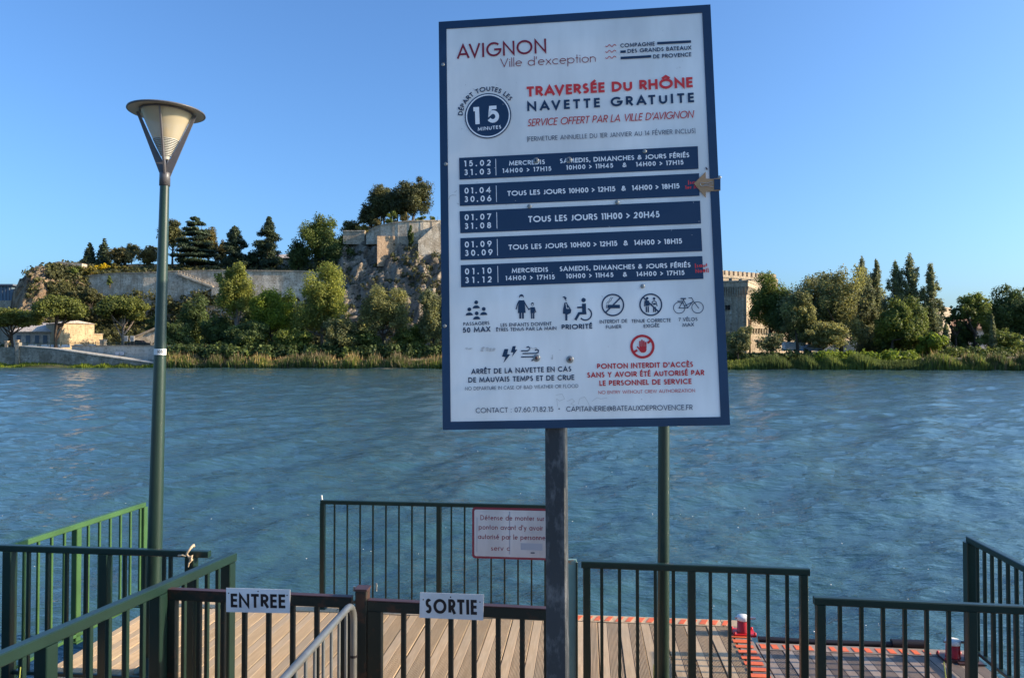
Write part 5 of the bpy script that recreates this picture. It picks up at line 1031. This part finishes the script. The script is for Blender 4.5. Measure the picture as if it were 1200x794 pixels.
# post
pw = 24.0 / F * (K * .97); mb = MB(); dz_ = (ptop - foot).normalized(); mb.beam(foot, ptop, pw, .085, .004, up=(0, 1, 0)); mb = MB()
def post_mesh():
    m2 = MB(); r_ = UU.copy(); r_.z = 0; r_ = (r_ - dz_ * r_.dot(dz_)).normalized(); r_ = Matrix.Rotation(rad(-6.0), 3, dz_) @ r_; u = dz_.cross(r_).normalized(); a, b_, ch = pw / 2, .045, .005
    prof = [(a, b_ - ch), (a - ch, b_), (-a + ch, b_), (-a, b_ - ch), (-a, -b_ + ch), (-a + ch, -b_), (a - ch, -b_), (a, -b_ + ch)]; vs = [p + r_ * x + u * y for p in (foot, ptop) for x, y in prof]; n = 8
    m2.add(vs, [(i, (i + 1) % n, (i + 1) % n + n, i + n) for i in range(n)] + [tuple(range(n))[::-1], tuple(range(n, 2 * n))]); return m2
post_mesh().build('post', M['postdark'], BOARD)
mb = MB(); mb.box(foot + Vector((0, 0, .008)), (.2, .2, .016)); mb.build('base_plate', M['galv'], BOARD)
for v in (.35, -.35): bar('rear_rail', -hw * .8, v - .02, hw * .8, v + .02, -.058, -.0262, 'galv', BOARD)
ft = P(643, 606, 0)
c1 = lambda x, y: B.uv(510 + x / 3.42857, y / 3.42857); c2 = lambda x, y: B.uv(510 + x / 3.42857, 160 + y / 3.42857); c3 = lambda x, y: B.uv(510 + x / 3.42857, 330 + y / 3.42857)
KP = BW / 1130.0      # metres per crop pixel
TW = .0004
def T(txt, c, x0, y0, x1, y1, cap, wt, mat, parent=None, name='lettering', slant=0, w0=TW, mint=.07):
    B.start(w0); B.text(txt, c(x0, y0), c(x1, y1), cap * KP, wt, slant, mint); return B.done(name, mat, parent or BOARD)
T('AVIGNON', c1, 88, 237, 447, 213, 62, .135, 'darkred', name='town_lettering', mint=-.02)
T("Ville d'exception", c1, 262, 271, 645, 250, 38, .075, 'darkred', name='town_lettering')
for y in (184, 207, 231):
    B.start(TW); a, b_ = c1(685, y + 1), c1(726, y - 1); dx = b_ - a; nn_ = np.array([-dx[1], dx[0]]); B.strip([a + dx * i / 20 + nn_ * .11 * math.sin(i / 20 * 4 * math.pi + 3.3) * (1 - .1 * i / 20) for i in range(21)], 2.6 * KP); B.done('wave_logo', 'red', BOARD)
T('COMPAGNIE', c1, 744, 192, 882, 184, 17, .19, 'navyflat'); T('DES GRANDS BATEAUX', c1, 773, 214, 1029, 200, 17, .19, 'navyflat'); T('DE PROVENCE', c1, 876, 236, 1029, 227, 17, .19, 'navyflat')
for x0, y0, x1, y1 in ((892, 174.5, 1028, 167.5), (744, 209, 766, 207.5), (745, 234, 868, 227)): B.start(TW); B.strip([c1(x0, y0), c1(x1, y1)], 10.5 * KP, False); B.done('logo_bar', 'navyflat', BOARD)
T('TRAVERSÉE DU RHÔNE', c1, 368, 389, 1035, 351, 43, .24, 'orangered', name='title_lettering')
T('NAVETTE GRATUITE', c1, 370, 447, 1040, 411, 40, .225, 'navyflat', name='title_lettering')
T("SERVICE OFFERT PAR LA VILLE D'AVIGNON", c1, 370, 508, 1036, 474, 31, .115, 'red', slant=.2)
T('[FERMETURE ANNUELLE DU 1ER JANVIER AU 14 FÉVRIER INCLUS]', c1, 370, 568, 1045, 535, 19, .11, 'navyflat')
# round badge
cb = B.uv(571.8, 135.8); pxm = BW / 329.5
B.start(TW); B.disc(cb, 28.3 * pxm, 64); badge = B.done('badge', 'navyflat', BOARD)
B.start(TW + .0003); B.ring(cb, 26.2 * pxm, 1.5 * pxm, n=64); B.done('badge_ring', 'white', badge)
bc = lambda x, y: B.uv(528 + x / 9.93, 90 + y / 9.93)
B.start(TW + .0003); B.text('1', bc(272, 556), bc(381, 548), 215 / 9.93 * pxm, .24); B.mb.v and None
B.text('5', bc(432, 541), bc(592, 530), 212 / 9.93 * pxm, .21); B.text('MINUTES', bc(318, 632), bc(590, 604), 44 / 9.93 * pxm, .20); B.done('badge_lettering', 'white', badge)
B.start(TW); B.arc_text('DÉPART TOUTES LES', cb, 31.0 * pxm, 176, 33, 5.9 * pxm, .20); B.done('lettering', 'navyflat', BOARD)
# timetable bars
BARS = [((96, 86), (1055, 39), (1058, 130), (98, 173)), ((97, 193), (1060, 148), (1062, 238), (99, 279)), ((98, 300), (1064, 258), (1068, 349), (101, 388)), ((101, 408), (1068, 368), (1073, 460), (102, 496)), ((103, 516), (1073, 480), (1078, 571), (104, 605))]
TB = []
for q in BARS:
    B.start(TW); B.poly([c2(*q[3]), c2(*q[2]), c2(*q[1]), c2(*q[0])]); TB.append(B.done('timetable_bar', 'navyflat', BOARD))
LT = TW + .0003
def W2(i, txt, x0, y0, x1, y1, cap, wt=.2, mat='white'): T(txt, c2, x0, y0, x1, y1, cap, wt, mat, TB[i], 'bar_lettering', 0, LT)
for i, (a, ya, xa, b_, yb, xb) in enumerate((('15.02', 121, 224, '31.03', 156, 223), ('01.04', 230, 224, '30.06', 264, 226), ('01.07', 337, 225, '31.08', 372, 225), ('01.09', 446, 227, '30.09', 480, 231), ('01.10', 554, 227, '31.12', 589, 228))):
    W2(i, a, 117 + i * .7, ya, xa, ya - 4, 25, .19); W2(i, b_, 116 + i, yb, xb, yb - 4, 25, .19)
    B.start(LT); yt = (90, 197, 304, 412, 520)[i]; B.strip([c2(243 + i * 2, yt), c2(244.5 + i * 2, yt + 66)], 2.4 * KP, False); B.done('divider', 'white', TB[i])
W2(0, 'MERCREDIS', 297, 117, 441, 111, 19); W2(0, '14H00 > 17H15', 271, 147, 467, 138, 19); W2(0, 'SAMEDIS, DIMANCHES & JOURS FÉRIÉS', 501, 108, 1021, 84, 19.5); W2(0, '10H00 > 11H45   &   14H00 > 17H15', 527, 134, 998, 113, 19)
W2(1, 'TOUS LES JOURS 10H00 > 12H15  &  14H00 > 18H15', 290, 239, 982, 209, 21)
W2(2, 'TOUS LES JOURS 11H00 > 20H45', 374, 345, 902, 325, 26)
W2(3, 'TOUS LES JOURS 10H00 > 12H15  &  14H00 > 18H15', 295, 455, 992, 430, 21)
W2(4, 'MERCREDIS', 308, 548, 454, 543, 19); W2(4, '14H00 > 17H15', 283, 578, 481, 573, 19); W2(4, 'SAMEDIS, DIMANCHES & JOURS FÉRIÉS', 500, 541, 1026, 525, 19.5); W2(4, '10H00 > 11H45   &   14H00 > 17H15', 526, 570, 1002, 556, 19)
W2(1, '[sauf', 1016, 192, 1066, 190, 15, .22, 'orangered'); W2(1, '1er M', 1005, 212, 1056, 209, 15, .22, 'orangered')
W2(4, '[sauf', 1044, 526, 1094, 523, 15, .22, 'orangered'); W2(4, 'Noël]', 1046, 548, 1099, 544, 15, .22, 'orangered')
# captions
for s_, x0, y0, x1, y1, cap, wt, mt in (('PASSAGERS', 113, 177, 218, 172, 14, .17, 'navyflat'), ('50 MAX', 111, 205, 222, 200, 21, .21, 'navyflat'), ('LES ENFANTS DOIVENT', 263, 181, 468, 175, 14, .17, 'navyflat'), ('ÊTRES TENUS PAR LA MAIN', 245, 200, 487, 193, 14, .17, 'navyflat'),
        ('PRIORITÉ', 508, 192, 631, 188, 20, .22, 'navyflat'), ('INTERDIT DE', 661, 168, 772, 164, 14, .16, 'navyflat'), ('FUMER', 686, 189, 748, 187, 14, .16, 'navyflat'), ('TENUE CORRECTE', 789, 165, 947, 161, 14, .16, 'navyflat'), ('EXIGÉE', 838, 185, 901, 182, 14, .16, 'navyflat'),
        ('7 VÉLOS', 978, 159, 1054, 157, 14, .16, 'navyflat'), ('MAX', 994, 181, 1040, 178, 14, .16, 'navyflat'), ('ARRÊT DE LA NAVETTE EN CAS', 145, 371, 547, 360, 21, .19, 'navyflat'), ('DE MAUVAIS TEMPS ET DE CRUE', 133, 405, 559, 394, 21, .19, 'navyflat'),
        ('NO DEPARTURE IN CASE OF BAD WEATHER OR FLOOD', 120, 436, 575, 425, 14, .11, 'navyflat'), ("PONTON INTERDIT D'ACCÈS", 651, 350, 1036, 342, 21, .20, 'red'), ('SANS Y AVOIR ÉTÉ AUTORISÉ PAR', 611, 385, 1081, 375, 21, .20, 'red'), ('LE PERSONNEL DE SERVICE', 660, 418, 1030, 410, 21, .20, 'red'),
        ('NO ENTRY WITHOUT CREW AUTHORIZATION', 656, 451, 1044, 443, 13, .12, 'red'), ('CONTACT : 07.60.71.82.15', 163, 527, 475, 521, 20, .12, 'navyflat'), ('*', 495, 520, 506, 520, 22, .1, 'navyflat'), ('CAPITAINERIE@BATEAUXDEPROVENCE.FR', 527, 521, 1034, 514, 20, .12, 'navyflat')):
    T(s_, c3, x0, y0, x1, y1, cap, wt, mt)
# pictograms (first row crop 7.06x from 535,335; second crop 8x from 695,335)
g1 = lambda x, y: B.uv(535 + x / 7.06, 335 + y / 7.06); g2 = lambda x, y: B.uv(695 + x / 8, 335 + y / 8); g3 = lambda x, y: B.uv(540 + x / 7.5, 385 + y / 7.5); g4 = lambda x, y: B.uv(725 + x / 19.85, 385 + y / 19.85)
k1, k2, k3, k4 = pxm / 7.06, pxm / 8, pxm / 7.5, pxm / 19.85
B.start(TW)
for x, y in ((163, 135), (106, 193), (225, 190), (167, 226)):
    B.disc(g1(x, y), 16 * k1, 20); c_ = g1(x, y + 50); B.poly([c_ + np.array([30 * k1 * math.cos(t_), 26 * k1 * math.sin(t_)]) for t_ in np.linspace(0, math.pi, 14)])
B.done('passenger_pictogram', 'navyflat', BOARD)
B.start(TW); B.ring(g1(537, 93), 16 * k1, 6 * k1, -10, 190, 16); B.disc(g1(537, 86), 18 * k1, 16, 0, 180); B.poly([g1(*p) for p in ((516, 118), (558, 118), (566, 160), (572, 222), (508, 224), (510, 160))]); B.strip([g1(518, 122), g1(504, 150), g1(494, 190)], 9 * k1); B.strip([g1(556, 122), g1(574, 158), g1(598, 194)], 9 * k1)
B.strip([g1(527, 222), g1(528, 270)], 16 * k1, False); B.strip([g1(549, 222), g1(550, 270)], 16 * k1, False); B.disc(g1(628, 148), 12 * k1, 14, 0, 180); B.ring(g1(628, 154), 10 * k1, 3 * k1, n=16); B.poly([g1(*p) for p in ((612, 176), (646, 174), (648, 225), (612, 226))]); B.strip([g1(598, 194), g1(616, 182)], 8 * k1); B.strip([g1(644, 180), g1(655, 215)], 8 * k1)
B.strip([g1(621, 226), g1(622, 270)], 12 * k1, False); B.strip([g1(638, 226), g1(638, 270)], 12 * k1, False); B.done('adult_and_child_pictogram', 'navyflat', BOARD)
B.start(TW); B.disc(g1(900, 101), 10 * k1, 16); B.strip([g1(884, 92), g1(896, 90)], 9 * k1); B.strip([g1(904, 112), g1(906, 124)], 5 * k1); B.poly([g1(*p) for p in ((892, 138), (912, 134), (918, 150), (934, 172), (950, 200), (944, 224), (920, 236), (880, 228), (882, 190), (888, 165))]); B.strip([g1(908, 232), g1(908, 285)], 17 * k1, False)
wd = B.done('expectant_mother_pictogram', 'navyflat', BOARD); B.start(TW + .0003); B.strip([g1(905, 145), g1(912, 185), g1(930, 185)], 5 * k1); B.done('arm_line', 'board', wd)
B.start(TW); B.disc(g1(1051, 116), 18 * k1, 20); B.strip([g1(1054, 145), g1(1056, 222)], 32 * k1, False); B.strip([g1(1045, 176), g1(1004, 177)], 13 * k1); B.strip([g1(1064, 224), g1(1014, 226), g1(988, 272)], 21 * k1); B.ring(g1(1066, 232), 50 * k1, 11 * k1, -150 + 10, 62, 30); B.done('wheelchair_pictogram', 'navyflat', BOARD)
B.start(TW); c_ = g2(185, 178); B.ring(c_, 99 * k2, 13 * k2, n=48); B.strip([g2(254, 112), g2(118, 248)], 13 * k2, False); B.poly([g2(*p) for p in ((135, 176), (252, 176), (252, 208), (135, 208))]); B.strip([g2(126, 176), g2(126, 208)], 6 * k2, False)
for o_ in (0, 16): B.strip([g2(126 + o_, 166), g2(136 + o_, 150), g2(150 + o_, 140), g2(158 + o_, 120), g2(170 + o_, 108)], 4 * k2)
B.done('no_smoking_pictogram', 'navyflat', BOARD)
B.start(TW); B.ring(g2(541, 175), 99 * k2, 13 * k2, n=48); B.strip([g2(474, 110), g2(616, 243)], 13 * k2, False); B.disc(g2(507, 115), 12 * k2, 16); B.disc(g2(572, 118), 12 * k2, 16); B.poly([g2(*p) for p in ((487, 138), (526, 136), (530, 186), (490, 188))]); B.strip([g2(486, 142), g2(481, 188)], 8 * k2)
B.strip([g2(499, 192), g2(500, 246)], 12 * k2, False); B.strip([g2(517, 192), g2(518, 246)], 12 * k2, False); B.strip([g2(556, 148), g2(572, 138), g2(590, 148), g2(600, 186)], 8 * k2); B.strip([g2(556, 148), g2(552, 170)], 8 * k2); B.poly([g2(*p) for p in ((563, 160), (588, 160), (588, 176), (563, 176))]); B.strip([g2(568, 192), g2(568, 244)], 11 * k2, False); B.strip([g2(584, 196), g2(584, 244)], 11 * k2, False); B.done('dress_code_pictogram', 'navyflat', BOARD)
B.start(TW); B.ring(g2(808, 204), 52 * k2, 6 * k2, n=36); B.ring(g2(980, 201), 52 * k2, 6 * k2, n=36)
for pl in (((806, 206), (888, 206), (936, 144)), ((806, 206), (852, 124)), ((888, 206), (848, 130)), ((898, 112), (924, 110), (940, 142), (990, 208)), ((862, 186), (934, 150)), ((792, 142), (840, 142), (860, 200))): B.strip([g2(*p) for p in pl], 6.5 * k2)
B.strip([g2(826, 118), g2(866, 118)], 11 * k2); B.done('bicycle_pictogram', 'navyflat', BOARD)
B.start(TW)
for pl in (((384, 178), (418, 178), (408, 224), (434, 226), (376, 300), (392, 248), (362, 244)), ((456, 154), (484, 152), (476, 184), (497, 184), (450, 246), (462, 208), (440, 206))):
    c_ = [g3(*p) for p in pl]; B.poly([c_[0], c_[1], c_[2], c_[5], c_[6]]); B.poly([c_[2], c_[3], c_[4], c_[5]], False)
for pl in (((534, 194), (588, 194), (604, 184), (606, 168), (594, 158), (582, 162)), ((548, 218), (660, 216), (680, 208), (682, 190), (668, 182), (656, 188)), ((534, 248), (640, 246)), ((626, 278), (640, 270), (642, 262))): B.strip([g3(*p) for p in pl], 10 * k3)
B.done('storm_pictogram', 'navyflat', BOARD)
B.start(TW); c_ = g4(552, 414); B.ring(c_, 247 * k4, 56 * k4, n=56); B.strip([g4(740, 280), g4(670, 335)], 50 * k4, False); B.strip([g4(430, 495), g4(360, 545)], 50 * k4, False)
B.poly([g4(*p) for p in ((488, 410), (645, 410), (648, 500), (625, 540), (590, 556), (530, 554), (490, 520), (470, 480))]); 
for x, yt in ((495, 300), (541, 272), (585, 296), (628, 322)): B.strip([g4(x + 4, 420), g4(x, yt)], 33 * k4)
B.strip([g4(505, 500), g4(440, 426)], 30 * k4); B.done('no_entry_hand_pictogram', 'red', BOARD)
# screws, washers, dirt and scratches
def screw(uv, r_, mat='galv', name='screw', w0=.0012):
    mb = MB(); Mx = Matrix((UU, VV, NN)).transposed(); mb.lathe([(r_, 0), (r_, .0012), (r_ * .9, .0018), (0, .002)], L3(float(uv[0]), float(uv[1]), w0), Mx, 14); return mb.build(name, M[mat], BOARD)
for c_, r_ in ((c2(405, 97), .0125), (c2(537, 94), .0125), (c3(407, 306), .0145), (c3(541, 312), .0145)):
    s_ = screw(c_, r_, name='washer', w0=.001); mb = MB(); Mx = Matrix((UU, VV, NN)).transposed(); mb.lathe([(r_ * .5, .0021), (r_ * .45, .0034), (0, .0036)], L3(float(c_[0]), float(c_[1]), .001), Mx, 6); mb.build('bolt_head', M['rusttop' if r_ > .013 else 'navyflat'], s_)
for c_ in (c2(841, 60), c2(378, 281), c2(731, 264), c3(833, 18)): screw(c_, .0085)
for c_ in (c2(42, 111), c3(38, 178), B.uv(519, 76), B.uv(843, 208)): screw(c_, .0075)
rs = random.Random(3)
B.start(TW - .0001)
for pl in (((485, 455), (510, 450), (520, 470), (500, 478), (488, 470), (492, 500)), ((530, 480), (550, 470), (560, 480), (545, 490), (560, 496)), ((575, 492), (580, 470), (600, 462), (612, 480), (620, 498)), ((630, 480), (650, 465), (665, 470), (690, 466))): B.strip([c3(*p) for p in pl], 1.4 * KP)
for pl in (((55, 252), (58, 240), (68, 235), (84, 236)), ((78, 224), (86, 218)), ((88, 268), (95, 272))): B.strip([c2(*p) for p in pl], 2.2 * KP)
for _ in range(46): u_, v_ = rs.uniform(-.48, .48), rs.uniform(-.78, .78); B.strip([(u_, v_), (u_ + rs.uniform(-.004, .004), v_ + rs.uniform(-.004, .004))], rs.uniform(.0008, .0022))
B.done('scratches', 'scratch', BOARD)
B.start(TW - .0002)
for x, y, w_, h_ in ((212, 271, 50, 16), (135, 269, 26, 8), (392, 268, 30, 8), (470, 305, 7, 22)):
    for _ in range(9): q = c3(x + rs.uniform(-.5, .5) * w_, y + rs.uniform(-.5, .5) * h_); B.poly([q + np.array([rs.uniform(.5, 1) * w_ * .16 * KP * math.cos(t_), rs.uniform(.5, 1) * h_ * .3 * KP * math.sin(t_)]) for t_ in np.linspace(0, 5.5, 7)])
B.done('glue_residue', 'scratch', BOARD)
# cardboard arrow
AR = empty('cardboard_arrow', L3(*[float(k) for k in B.uv(834, 215)], .01), 'brown cardboard arrow clipped over the right edge of the board', 'arrow')
a5 = lambda x, y: B.uv(790 + x / 13.23, 180 + y / 13.23)
def card(pts, w0, th, mat, name):
    mb = MB(); mb.prism([L3(float(a5(*p)[0]), float(a5(*p)[1]), w0) for p in pts], NN * th); return mb.build(name, M[mat], AR)
card([(305, 468), (488, 688), (488, 588), (620, 584), (614, 398), (488, 392), (486, 285)][::1], .0022, .0022, 'card', 'arrow_head')
card([(616, 584), (716, 578), (716, 383), (612, 390)], .0022, .002, 'card', 'tail'); card([(618, 566), (712, 566), (712, 400), (616, 402)], .0044, .002, 'navy', 'tape')
cu = lambda x, y, w_=.008: L3(float(a5(x, y)[0]), float(a5(x, y)[1]), w_)
mb = MB(); mb.tube([cu(600, 458), cu(560, 450), cu(500, 470), cu(450, 462), cu(415, 455), cu(398, 480), cu(412, 512), cu(440, 518), cu(455, 500), cu(500, 490), cu(600, 482)], .0012, 6); mb.tube([cu(602, 524), cu(560, 520), cu(500, 505), cu(452, 502)], .0012, 6); mb.build('wire_clip', M['steel'], AR)
mb = MB(); mb.prism([cu(480, 212, .0016), cu(500, 215, .0016), (cu(525, 250, .0016)), cu(495, 250, .0016)], NN * .001); mb.build('paper_scrap', M['rusttop'], BOARD)

# ---------------------------------------------------------------- plates on the gates and the notice
def plate_plane(a3, d, off): n = Vector((d.y, -d.x, 0)); q = a3 + n * off; q.z = ZG; return Print(q, d, Vector((0, 0, 1)))
def plate(Pn, corners, txt, ta, tb, cap, wt, name, label, mint=.05, screws=()):
    us = [Pn.uv(*c_) for c_ in corners]; root = empty(name, Pn.O + Pn.U * float(us[0][0]) + Pn.V * float(us[0][1]), label, 'sign', 'white plates on the gates')
    mb = MB(); mb.prism([Pn.O + Pn.U * float(q[0]) + Pn.V * float(q[1]) - Pn.N * .003 for q in us[::-1]], Pn.N * .003); mb.build('plate', M['plate'], root)
    Pn.start(.0006); h = cap; Pn.text(txt, Pn.uv(*ta), Pn.uv(*tb), h, wt, mint=mint); Pn.done('lettering', 'black', root)
    for s_ in screws: Pn.start(.0008); Pn.disc(Pn.uv(*s_), .0045, 8); Pn.done('screw', 'black', root)
km = 4.76 / F
Pn = plate_plane(ga, gd, .030); plate(Pn, [(265, 688.3), (340, 690.5), (339.5, 718), (265, 716.5)], 'ENTREE', (270.5, 711.0), (334.5, 712.2), 16.0 * km, .20, 'entry_plate', 'white plate reading ENTREE on the left rusty gate', .12, ((268, 694.5), (302.5, 692.3), (336.5, 697)))
km = 4.55 / F
Pn = plate_plane(ga2, gd2, .030); plate(Pn, [(492.2, 693.6), (567, 696.2), (566.2, 726.3), (491.4, 723.2)], 'SORTIE', (498.6, 718.0), (559.0, 719.8), 17.2 * km, .20, 'exit_plate', 'white plate reading SORTIE on the right rusty gate', .12, ((496, 702), (528, 699), (562.5, 704.8)))
# notice on the back railing
d = Vector((*pxy(662, 7.26), 0)) - Vector((*pxy(377, 7.52), 0)); d.normalize(); q = Vector((*pxy(553.5, 7.33), 1.3)); Pn = Print(q, d, Vector((0, 0, 1)))
NT = empty('notice_board', q, 'weathered white notice with a red border hanging on the far railing', 'sign'); u0, v1 = Pn.uv(553.3, 593.8); u1, v0 = float(Pn.uv(661, 600)[0]), float(Pn.uv(553.3, 653.5)[1])
def rr_(u0, v0, u1, v1, r_): return [np.array(p) for cx, cy, a in ((u1 - r_, v1 - r_, 0), (u0 + r_, v1 - r_, 90), (u0 + r_, v0 + r_, 180), (u1 - r_, v0 + r_, 270)) for p in [(cx + r_ * math.cos(rad(a + k * 22.5)), cy + r_ * math.sin(rad(a + k * 22.5))) for k in range(5)]]
mb = MB(); mb.prism([Pn.O + Pn.U * float(p[0]) + Pn.V * float(p[1]) - Pn.N * .004 for p in rr_(u0, v0, u1, v1, .03)], Pn.N * .004); mb.build('border', M['maroon'], NT)
mb = MB(); mb.prism([Pn.O + Pn.U * float(p[0]) + Pn.V * float(p[1]) + Pn.N * .0004 for p in rr_(u0 + .022, v0 + .022, u1 - .022, v1 - .022, .02)], Pn.N * .001); mb.build('panel', M['notice'], NT)
n7 = lambda x, y: Pn.uv(545 + x / 11.35, 590 + y / 11.35); kn = 7.33 / F / 11.35
for s_, x0, y0, x1, y1 in (('Défense de monter sur', 205, 214, 1052, 226), ("ponton avant d'y avoir", 182, 338, 1034, 354), ('autorisé par le personnel', 172, 464, 1085, 482), ('serv c', 345, 620, 600, 622)):
    Pn.start(.002); Pn.text(s_, n7(x0, y0), n7(x1, y1), 66 * kn, .13); Pn.done('lettering', 'maroon', NT)
Pn.start(.0018); Pn.strip([n7(592, 100), n7(592, 670)], 16 * kn, False); Pn.strip([n7(160, 180), n7(158, 640)], 9 * kn, False); Pn.poly([n7(*p) for p in ((740, 520), (1030, 530), (1030, 620), (740, 610))]); Pn.done('faded_patch', 'fade', NT)
Pn.start(.0022); Pn.strip([n7(880, 650), n7(918, 650)], 16 * kn); Pn.done('small_mark', 'navyflat', NT)
# number on the lamp sticker
q, r_, st_ = LAMPST[0]; dirv = (Vector((0, 0, EYE)) - q); dirv.z = 0; dirv.normalize(); Ux = Vector((-dirv.y, dirv.x, 0)); Pl = Print(q + dirv * (r_ + .0008), Ux, Vector((0, 0, 1))); Pl.start(.0006); Pl.text('105', np.array([-.022, -.012]), np.array([.022, -.012]), .024, .14); Pl.done('lettering', 'black', st_)

# ---------------------------------------------------------------- quay under the viewer and its weeds
mb = MB(); mb.prism([(-9, -4, -.6), (9, -4, -.6), (9, 2.98, -.6), (-9, 2.98, -.6)], (0, 0, EYE - 1.6 + .6)); q = mb.build('quay_pavement', M['concrete']); tag(q, 'concrete quay edge at the near bank', kind='structure')
def weed(x, y, z, h, n, label, seed, lean=0):
    r = random.Random(seed); root = empty('weed_plant', (x, y, z), label, 'plant'); mb = MB(); top = Vector((x + lean, y, z + h)); mb.tube([(x, y, z), (x + lean * .3, y, z + h * .5), top], [.004, .0035, .002], 6); mb.build('stem', M['weedstem'], root)
    for i in range(n):
        a = r.uniform(0, 6.28); c_ = Vector((x, y, z + h * r.uniform(.15, .42))); d = Vector((math.cos(a), math.sin(a), r.uniform(-.1, .5))).normalized(); s_ = Vector((-d.y, d.x, 0)).normalized(); L = r.uniform(.05, .10); w_ = L * .28
        mb = MB(); mb.add([c_, c_ + d * L * .35 + s_ * w_, c_ + d * L * .75 + s_ * w_ * .8 + Vector((0, 0, -.008)), c_ + d * L + Vector((0, 0, -.02)), c_ + d * L * .75 - s_ * w_ * .8 + Vector((0, 0, -.008)), c_ + d * L * .35 - s_ * w_, c_ + d * L * .5 + Vector((0, 0, .006))], [(0, 1, 6), (1, 2, 6), (2, 3, 6), (3, 4, 6), (4, 5, 6), (5, 0, 6)], True); mb.build('leaf', LEAF['bright'], root)
M['weedstem'] = flat('weed stem', (.30, .32, .06), .6)
p = P(1115, 800, 2.97); weed(p.x, p.y, EYE - 1.6, .36, 9, 'yellow green weed with a long thin stalk at the lower right', 4, -.03)
p = P(18, 800, 2.97); weed(p.x, p.y, EYE - 1.6, .34, 9, 'leafy weed poking up behind the handrail at the lower left corner', 9, .02)
p = P(766, 785, 5.75); weed(p.x, p.y, DZ, .18, 7, 'thin weed growing between the deck boards beside the round pole', 12, .0)
# foam specks drifting on the water
r = np.random.default_rng(8); mb = MB()
for _ in range(260):
    y = 7.8 + 30 * r.random() ** 2; x = (r.uniform(-1, 1)) * y * .72; s_ = r.uniform(.004, .014)
    if x < 0 and r.random() < .4: continue
    mb.lathe([(s_, 0), (s_ * .6, s_ * .5), (0, s_ * .6)], (x, y, .018), n=6)
tag(mb.build('foam', M['white_paint']), 'tiny specks of foam drifting on the water', kind='stuff')
